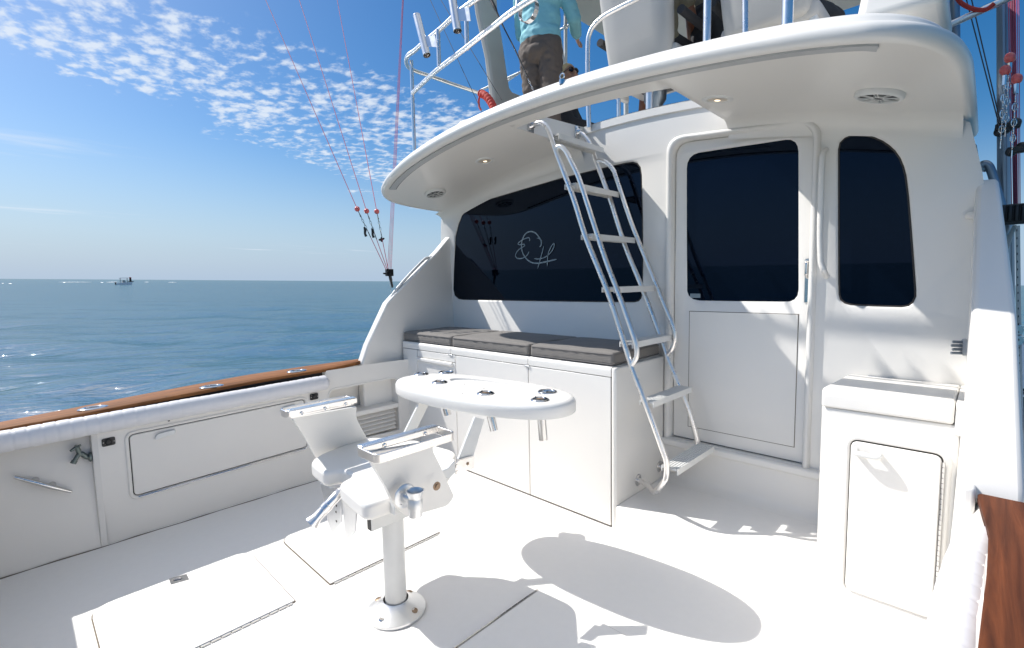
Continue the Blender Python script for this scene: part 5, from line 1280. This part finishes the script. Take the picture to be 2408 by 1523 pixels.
helm_seat(-1.835, 3.2, 'pale helm seat seen from behind through the bent polished rail', False)
helm_seat(-1.03, 3.28, 'helm seat seen from below behind the two polished poles', True)

# ------------------------------------------------------------------ people
def cap(bm, a, b, ra, rb, n=14):
    a, b = Vector(a), Vector(b); d = b-a
    if d.length < 1e-6: d = Vector((0, 0, 1e-4))
    L_ = d.length; prof = [(max(1e-4, ra*math.sin(t)), -ra*math.cos(t)) for t in np.linspace(0, math.pi/2, 5)] + [(max(1e-4, rb*math.cos(t)), L_+rb*math.sin(t)) for t in np.linspace(0, math.pi/2, 5)]
    lathe(bm, prof, a, d, n)
def ell(bm, c, r, rotz=0, rotx=0):
    M = Matrix.Translation(Vector(c)) @ Matrix.Rotation(rotz, 4, 'Z') @ Matrix.Rotation(rotx, 4, 'X') @ Matrix.Diagonal((*r, 1))
    bmesh.ops.create_uvsphere(bm, u_segments=20, v_segments=14, radius=1, matrix=M)
def melt(name, bm, m, par, vox=.009, sm=4, wr=0.0, ang=180):
    me = bpy.data.meshes.new(name); bm.to_mesh(me); bm.free()
    o = bpy.data.objects.new(name, me); C.objects.link(o)
    r = o.modifiers.new('r', 'REMESH'); r.mode = 'VOXEL'; r.voxel_size = vox
    s = o.modifiers.new('s', 'SMOOTH'); s.factor = .5; s.iterations = sm
    d = bpy.context.evaluated_depsgraph_get(); nm = bpy.data.meshes.new_from_object(o.evaluated_get(d)); o.modifiers.clear(); o.data = nm
    if wr:
        from mathutils import noise
        for v in nm.vertices:
            q_ = Vector((v.co.x*5+v.co.z*6, v.co.y*5, v.co.z*9-v.co.x*6)); n_ = 1.3*(.35-abs(noise.noise(q_)))+.6*(.35-abs(noise.noise(q_*2.1)))+.2*noise.noise(Vector((v.co.x*9+v.co.z*6, v.co.y*9, v.co.z*16)))+.5*noise.noise(Vector((v.co.x*22, v.co.y*22+v.co.z*14, v.co.z*30)))
            v.co += v.normal*wr*n_
    for p in nm.polygons: p.use_smooth = True
    nm.materials.clear(); nm.materials.append(m); setpar(o, par); return o
def person(label, J, skin, hair, look=(0, 1, 0), hairlen=.0, glasses=False, shirt=None, legs=None, short=False, sleeves=True, wr=.006, group=None):
    """J: joints in metres: head, neck, chest, pelvis and (shoulder, elbow, wrist), (hip, knee, ankle, toe) for each side"""
    V = {k: (Vector(v) if not isinstance(v[0], (tuple, list)) else [Vector(q) for q in v]) for k, v in J.items()}
    t = thing('person', label, 'person', (V['pelvis'].x, V['pelvis'].y, 2.5), group)
    fw = Vector(look).normalized(); H_ = V['head']; rt = fw.cross(Vector((0, 0, 1))).normalized(); up = rt.cross(fw).normalized()
    hz = math.atan2(fw.y, fw.x)-math.pi/2
    bm = B()
    # torso
    sh = (V['aL'][0]+V['aR'][0])/2; across = (V['aR'][0]-V['aL'][0]).normalized(); tz = math.atan2(across.y, across.x)
    ell(bm, V['chest'], (.165, .108, .20), tz); ell(bm, (V['chest']+V['pelvis'])/2, (.145, .10, .17), tz); ell(bm, V['pelvis'], (.165, .115, .13), tz)
    cap(bm, V['aL'][0], V['aR'][0], .062, .062)
    cap(bm, V['chest']+Vector((0, 0, .12)), V['neck'], .075, .056); cap(bm, V['neck'], H_-up*.05, .054, .052)
    # head
    Mh = Matrix((( rt.x, fw.x, up.x), (rt.y, fw.y, up.y), (rt.z, fw.z, up.z)))
    def hp(x, y, z): return H_+rt*x+fw*y+up*z
    def hell(c, r):
        M = Matrix.Translation(hp(*c)) @ Mh.to_4x4() @ Matrix.Diagonal((*r, 1)); bmesh.ops.create_uvsphere(bm, u_segments=20, v_segments=14, radius=1, matrix=M)
    hell((0, -.012, .025), (.074, .094, .090)); hell((0, .022, -.035), (.058, .066, .072)); hell((0, .05, -.082), (.030, .030, .024))
    cap(bm, hp(0, .082, .015), hp(0, .104, -.022), .009, .014); hell((0, .078, -.052), (.024, .016, .007)); hell((0, .077, -.062), (.022, .015, .007))
    hell((0, .072, .034), (.055, .018, .010)); hell((.042, .055, -.015), (.022, .028, .022)); hell((-.042, .055, -.015), (.022, .028, .022))
    for s in (-1, 1): hell((s*.076, -.008, -.010), (.010, .020, .030))
    for k in ('aL', 'aR'):
        a, e, wv = V[k]; cap(bm, a, e, .052, .040); cap(bm, e, wv, .040, .027)
        d = (wv-e).normalized(); sd = d.cross(fw).normalized() if abs(d.dot(fw)) < .95 else d.orthogonal().normalized(); n2 = sd.cross(d)
        palm = wv+d*.050; M = Matrix.Translation(palm) @ Matrix(((sd.x, n2.x, d.x), (sd.y, n2.y, d.y), (sd.z, n2.z, d.z))).to_4x4() @ Matrix.Diagonal((.040, .016, .055, 1)); bmesh.ops.create_uvsphere(bm, u_segments=14, v_segments=10, radius=1, matrix=M)
        for i, (o_, l_) in enumerate(((-.027, .060), (-.009, .070), (.010, .066), (.028, .052))):
            r0 = palm+sd*o_+d*.038; r1 = r0+(d+n2*.25).normalized()*l_*.5; r2 = r1+(d+n2*.9).normalized()*l_*.5; cap(bm, r0, r1, .0095, .0088, 8); cap(bm, r1, r2, .0088, .0078, 8)
        r0 = palm-sd*.030-d*.015; r1 = r0+(-sd+d*.7+n2*.4).normalized()*.035; r2 = r1+(d+n2*.3-sd*.2).normalized()*.028; cap(bm, r0, r1, .013, .010, 8); cap(bm, r1, r2, .010, .008, 8)
    for k in ('lL', 'lR'):
        h, kn, an, to = V[k]; cap(bm, h, kn, .088, .056); cap(bm, kn, kn+(an-kn)*.35, .054, .056); cap(bm, kn+(an-kn)*.35, an, .056, .034); cap(bm, an-Vector((0, 0, .02)), to, .040, .032); cap(bm, an+Vector((0, 0, -.03)), an-(to-an)*.15+Vector((0, 0, -.03)), .034, .030)
    body = melt('body', bm, skin, t, .0075, 3)
    # hair
    bm = B()
    def hell2(c, r):
        M = Matrix.Translation(hp(*c)) @ Mh.to_4x4() @ Matrix.Diagonal((*r, 1)); bmesh.ops.create_uvsphere(bm, u_segments=20, v_segments=14, radius=1, matrix=M)
    hell2((0, -.028, .044), (.084, .098, .088)); hell2((0, -.055, .0), (.078, .062, .085))
    if hairlen:
        hell2((0, -.062, -.06), (.068, .045, hairlen)); 
        for s in (-1, 1): hell2((s*.070, -.025, -.02), (.020, .038, .062))
    h_ = melt('hair', bm, hair, t, .007, 3, .003)
    if glasses:
        bm = B()
        for s in (-1, 1):
            c_ = hp(s*.031, .090, .012); u = rt*.026; v = up*.020; lathe(bm, [(.026, -.002), (.025, .003), (.001, .006)], c_, fw+rt*s*.25, 20)
        g_ = ob('sunglasses', bm, LENSD, t); bm = B()
        for s in (-1, 1): tube(bm, [hp(s*.056, .085, .016), hp(s*.080, .0, .012)], .0028, 6)
        tube(bm, [hp(-.008, .094, .014), hp(.008, .094, .014)], .0025, 6); ob('frame', bm, RUBBER, g_)
        bm = B(); M = Matrix.Translation(hp(0, .093, -.057)) @ Mh.to_4x4() @ Matrix.Diagonal((.018, .005, .006, 1)); bmesh.ops.create_uvsphere(bm, u_segments=14, v_segments=8, radius=1, matrix=M); ob('lips', bm, LIP, t)
    if shirt:
        bm = B(); ell(bm, V['chest'], (.190, .132, .215), tz); ell(bm, (V['chest']+V['pelvis'])/2, (.178, .128, .20), tz); ell(bm, V['pelvis']+Vector((0, 0, .04)), (.186, .136, .125), tz)
        cap(bm, V['aL'][0], V['aR'][0], .074, .074)
        for k in ('aL', 'aR'):
            a, e, wv = V[k]
            if sleeves: cap(bm, a, e, .070, .056); cap(bm, e, e+(wv-e)*.85, .054, .042)
            else: cap(bm, a, a+(e-a)*.65, .070, .062)
        melt('shirt', bm, shirt, t, .010, 4, wr)
    if legs:
        bm = B(); ell(bm, V['pelvis']+Vector((0, 0, -.01)), (.182, .134, .120), tz); ell(bm, V['pelvis']+Vector((0, 0, -.08)), (.175, .138, .10), tz)
        for k in ('lL', 'lR'):
            h, kn, an, to = V[k]; h2 = h+Vector((0, 0, .02))
            if short: cap(bm, h2, h+(kn-h)*.78, .104, .084)
            else: cap(bm, h2, kn, .106, .078); cap(bm, kn, an+Vector((0, 0, .02)), .078, .062)
        melt('trousers' if not short else 'shorts', bm, legs, t, .010, 4, wr*1.3)
    if not short:
        for k in ('lL', 'lR'):
            h, kn, an, to = V[k]; bm = B(); cap(bm, an-Vector((0, 0, .025)), to-Vector((0, 0, .005)), .050, .044); cap(bm, an-Vector((0, 0, .035)), an-(to-an)*.2-Vector((0, 0, .035)), .046, .040); melt('shoe', bm, DARKC, t, .008, 2)
    return t
def standing(x, y, face=0.0, s=1.0, z0=2.47, arms=(0, 0)):
    """a relaxed standing pose facing +Y turned by face"""
    R = Matrix.Rotation(face, 3, 'Z')
    def P_(a, b, c): v = R @ Vector((a*s, b*s, 0)); return (x+v.x, y+v.y, z0+c*s)
    return dict(head=P_(0, .02, 1.64), neck=P_(0, 0, 1.46), chest=P_(0, .0, 1.27), pelvis=P_(0, 0, .95),
                aL=[P_(-.18, 0, 1.40), P_(-.24, .12, 1.13), P_(-.16, .36, 1.10)], aR=[P_(.18, 0, 1.40), P_(.24, .12, 1.13), P_(.16, .36, 1.10)],
                lL=[P_(-.085, 0, .88), P_(-.085, .03, .48), P_(-.095, -.02, .075), P_(-.11, .15, .04)], lR=[P_(.085, 0, .88), P_(.09, .02, .48), P_(.10, -.03, .075), P_(.12, .14, .04)])
def seated(x, y, face=0.0, s=1.0, z0=2.47, seat=.56, spread=0.1):
    R = Matrix.Rotation(face, 3, 'Z')
    def P_(a, b, c): v = R @ Vector((a*s, b*s, 0)); return (x+v.x, y+v.y, z0+c*s)
    q = seat+.10
    return dict(head=P_(0, .02, q+.70), neck=P_(0, -.01, q+.52), chest=P_(0, -.02, q+.33), pelvis=P_(0, 0, q),
                aL=[P_(-.18, -.02, q+.46), P_(-.23, .10, q+.20), P_(-.13, .33, q+.14)], aR=[P_(.18, -.02, q+.46), P_(.23, .10, q+.20), P_(.13, .33, q+.14)],
                lL=[P_(-.09, .02, q-.01), P_(-.09-spread, .45, q-.02), P_(-.10-spread, .50, q-.45), P_(-.11-spread, .66, q-.49)], lR=[P_(.09, .02, q-.01), P_(.09+spread, .45, q-.02), P_(.10+spread, .50, q-.45), P_(.11+spread, .66, q-.49)])
j = standing(-2.80, 3.30, math.radians(12), 1.05, 2.46)
person('man standing on the flybridge in an aqua long sleeved shirt and brown trousers', j, SKIN, HAIRD, shirt=AQUA, legs=BROWN, look=(-.2, 1, 0), wr=.011)
# seated woman: head placed above the rim, looking to the right
hd = ay(1337, 180, 3.8)
j = seated(hd.x-.04, 3.82, math.radians(-70), .95, hd.z-.95*1.18, .38)
j['head'] = tuple(hd)
person('blond woman in sunglasses looking right, only her face above the rim', j, SKIN, HAIR, look=(.95, -.30, .22), hairlen=.085, glasses=True, shirt=DARKC, legs=DARKC, wr=.004)
j = standing(-1.52, 3.78, math.radians(-10), 1.0, 2.48)
person('person in khaki shirt and black trousers standing to the right of the first helm seat', j, SKIND, HAIRD, shirt=KHAKI, legs=DARKC, wr=.006)
j = seated(-1.86, 3.52, 0, 1.0, 2.48, .58)
k_ = ay(1500, 232, 3.62)
j['lL'][2] = (k_.x, 3.66, 2.57); j['lL'][1] = (k_.x-.0, 3.80, 3.08); j['lL'][3] = (k_.x, 3.82, 2.53)
person('person with tanned bare legs seated in the pale helm seat', j, SKIND, HAIRD, shirt=KHAKI, legs=DARKC, short=True, sleeves=False)
j = seated(-1.05, 3.60, 0, 1.0, 2.48, .58, spread=.18)
person('person with tanned bare thighs seated in the helm seat seen from below', j, SKIND, HAIRD, shirt=KHAKI, legs=DARKC, short=True, sleeves=False)

# ------------------------------------------------------------------ small boat far off
fb = on_sea(292, 669)
dist = math.hypot(fb.x, fb.y); hd_ = math.atan2(-fb.x, fb.y)
ds = thing('distant_motorboat', 'small white centre console motorboat with a dark top far off near the horizon', 'boat', fb)
Rz = Matrix.Rotation(math.atan2(fb.y, fb.x)-math.pi/2+.15, 3, 'Z'); S_ = dist*25/1145/5.6
def D(x, y, z): v = Rz @ Vector((x, y, 0)); return Vector((fb.x+v.x*S_, fb.y+v.y*S_, fb.z-.1+z*S_))
def dhex(a, b, nm, m): ob(nm, hexa(B(), [D(*p) for p in a], [D(*p) for p in b]), m, ds, bevel=.05)
dhex([(-2.6, -1.1, -.2), (2.2, -1.1, -.2), (2.2, 1.1, -.2), (-2.6, 1.1, -.2)], [(-2.7, -1.2, .75), (2.9, -.5, 1.15), (2.9, .5, 1.15), (-2.7, 1.2, .75)], 'hull', HULLM)
dhex([(-2.9, -.3, .1), (-2.5, -.3, .1), (-2.5, .3, .1), (-2.9, .3, .1)], [(-3.0, -.3, 1.2), (-2.5, -.3, 1.2), (-2.5, .3, 1.2), (-3.0, .3, 1.2)], 'outboard_motor', BLACK)
dhex([(-.6, -.5, .7), (.7, -.5, .7), (.7, .5, .7), (-.6, .5, .7)], [(-.5, -.45, 1.9), (.4, -.45, 1.9), (.4, .45, 1.9), (-.5, .45, 1.9)], 'console', BEIGE)
dhex([(-1.4, -1.0, 2.75), (1.5, -1.0, 2.75), (1.5, 1.0, 2.75), (-1.4, 1.0, 2.75)], [(-1.4, -1.0, 2.9), (1.5, -1.0, 2.9), (1.5, 1.0, 2.9), (-1.4, 1.0, 2.9)], 'top', POLE)
for a in ((-1.1, -.8), (-1.1, .8), (1.1, -.8), (1.1, .8)): ob('top_post', tube(B(), [D(a[0], a[1], .8), D(a[0]*1.05, a[1], 2.8)], .05*S_, 8), BLACK, ds)
fb2 = on_sea(307, 662.5)
def D(x, y, z): v = Rz @ Vector((x, y, 0)); return Vector((fb2.x+v.x*S2, fb2.y+v.y*S2, fb2.z-.1+z*S2))
S2 = math.hypot(fb2.x, fb2.y)*8/1145/4
ds = thing('distant_buoy', 'dark far off buoy with a tall marker beyond the small motorboat', 'buoy', fb2)
dhex([(-2, -1, -.4), (2, -1, -.4), (2, 1, -.4), (-2, 1, -.4)], [(-2.3, -1, .7), (2.3, -1, .7), (2.3, 1, .7), (-2.3, 1, .7)], 'float', BLACK)
dhex([(-.8, -.6, .7), (.8, -.6, .7), (.8, .6, .7), (-.8, .6, .7)], [(-.7, -.5, 3.6), (.7, -.5, 3.6), (.7, .5, 3.6), (-.7, .5, 3.6)], 'marker', BLACK)
dhex([(-.78, -.6, 3.61), (.78, -.6, 3.61), (.78, .6, 3.61), (-.78, .6, 3.61)], [(-.8, -.5, 4.4), (.8, -.5, 4.4), (.8, .5, 4.4), (-.8, .5, 4.4)], 'top_mark', RED)
# white water of the wake
FOAM = mat('foam', (.85, .88, .9), .8)
bm = B()
for x0, x1, y, w_ in ((137, 215, 663.3, .7), (236, 244, 664.0, 1.3), (250, 277, 663.6, .9), (20, 28, 667, 1.6), (4, 9, 666.5, 1.2), (148, 154, 664.3, 1.5), (340, 350, 663, .8), (395, 415, 663.6, .6), (97, 103, 794.5, 1.6)):
    n_ = 12; A = []; Bv = []
    for i in range(n_+1):
        x = x0+(x1-x0)*i/n_; q = w_*(.25+.75*math.sin(math.pi*i/n_))*random.uniform(.6, 1.2)
        yy0 = y+(-.9*(i/n_) if x1-x0 > 20 and x0 > 240 else 0)
        A.append(bm.verts.new(on_sea(x, yy0-q/2)+Vector((0, 0, .10 if y < 700 else .02)))); Bv.append(bm.verts.new(on_sea(x, yy0+q/2)+Vector((0, 0, .10 if y < 700 else .02))))
    for i in range(n_): bm.faces.new((A[i], A[i+1], Bv[i+1], Bv[i]))
ob('wake_foam', bm, FOAM, None, kind='stuff')
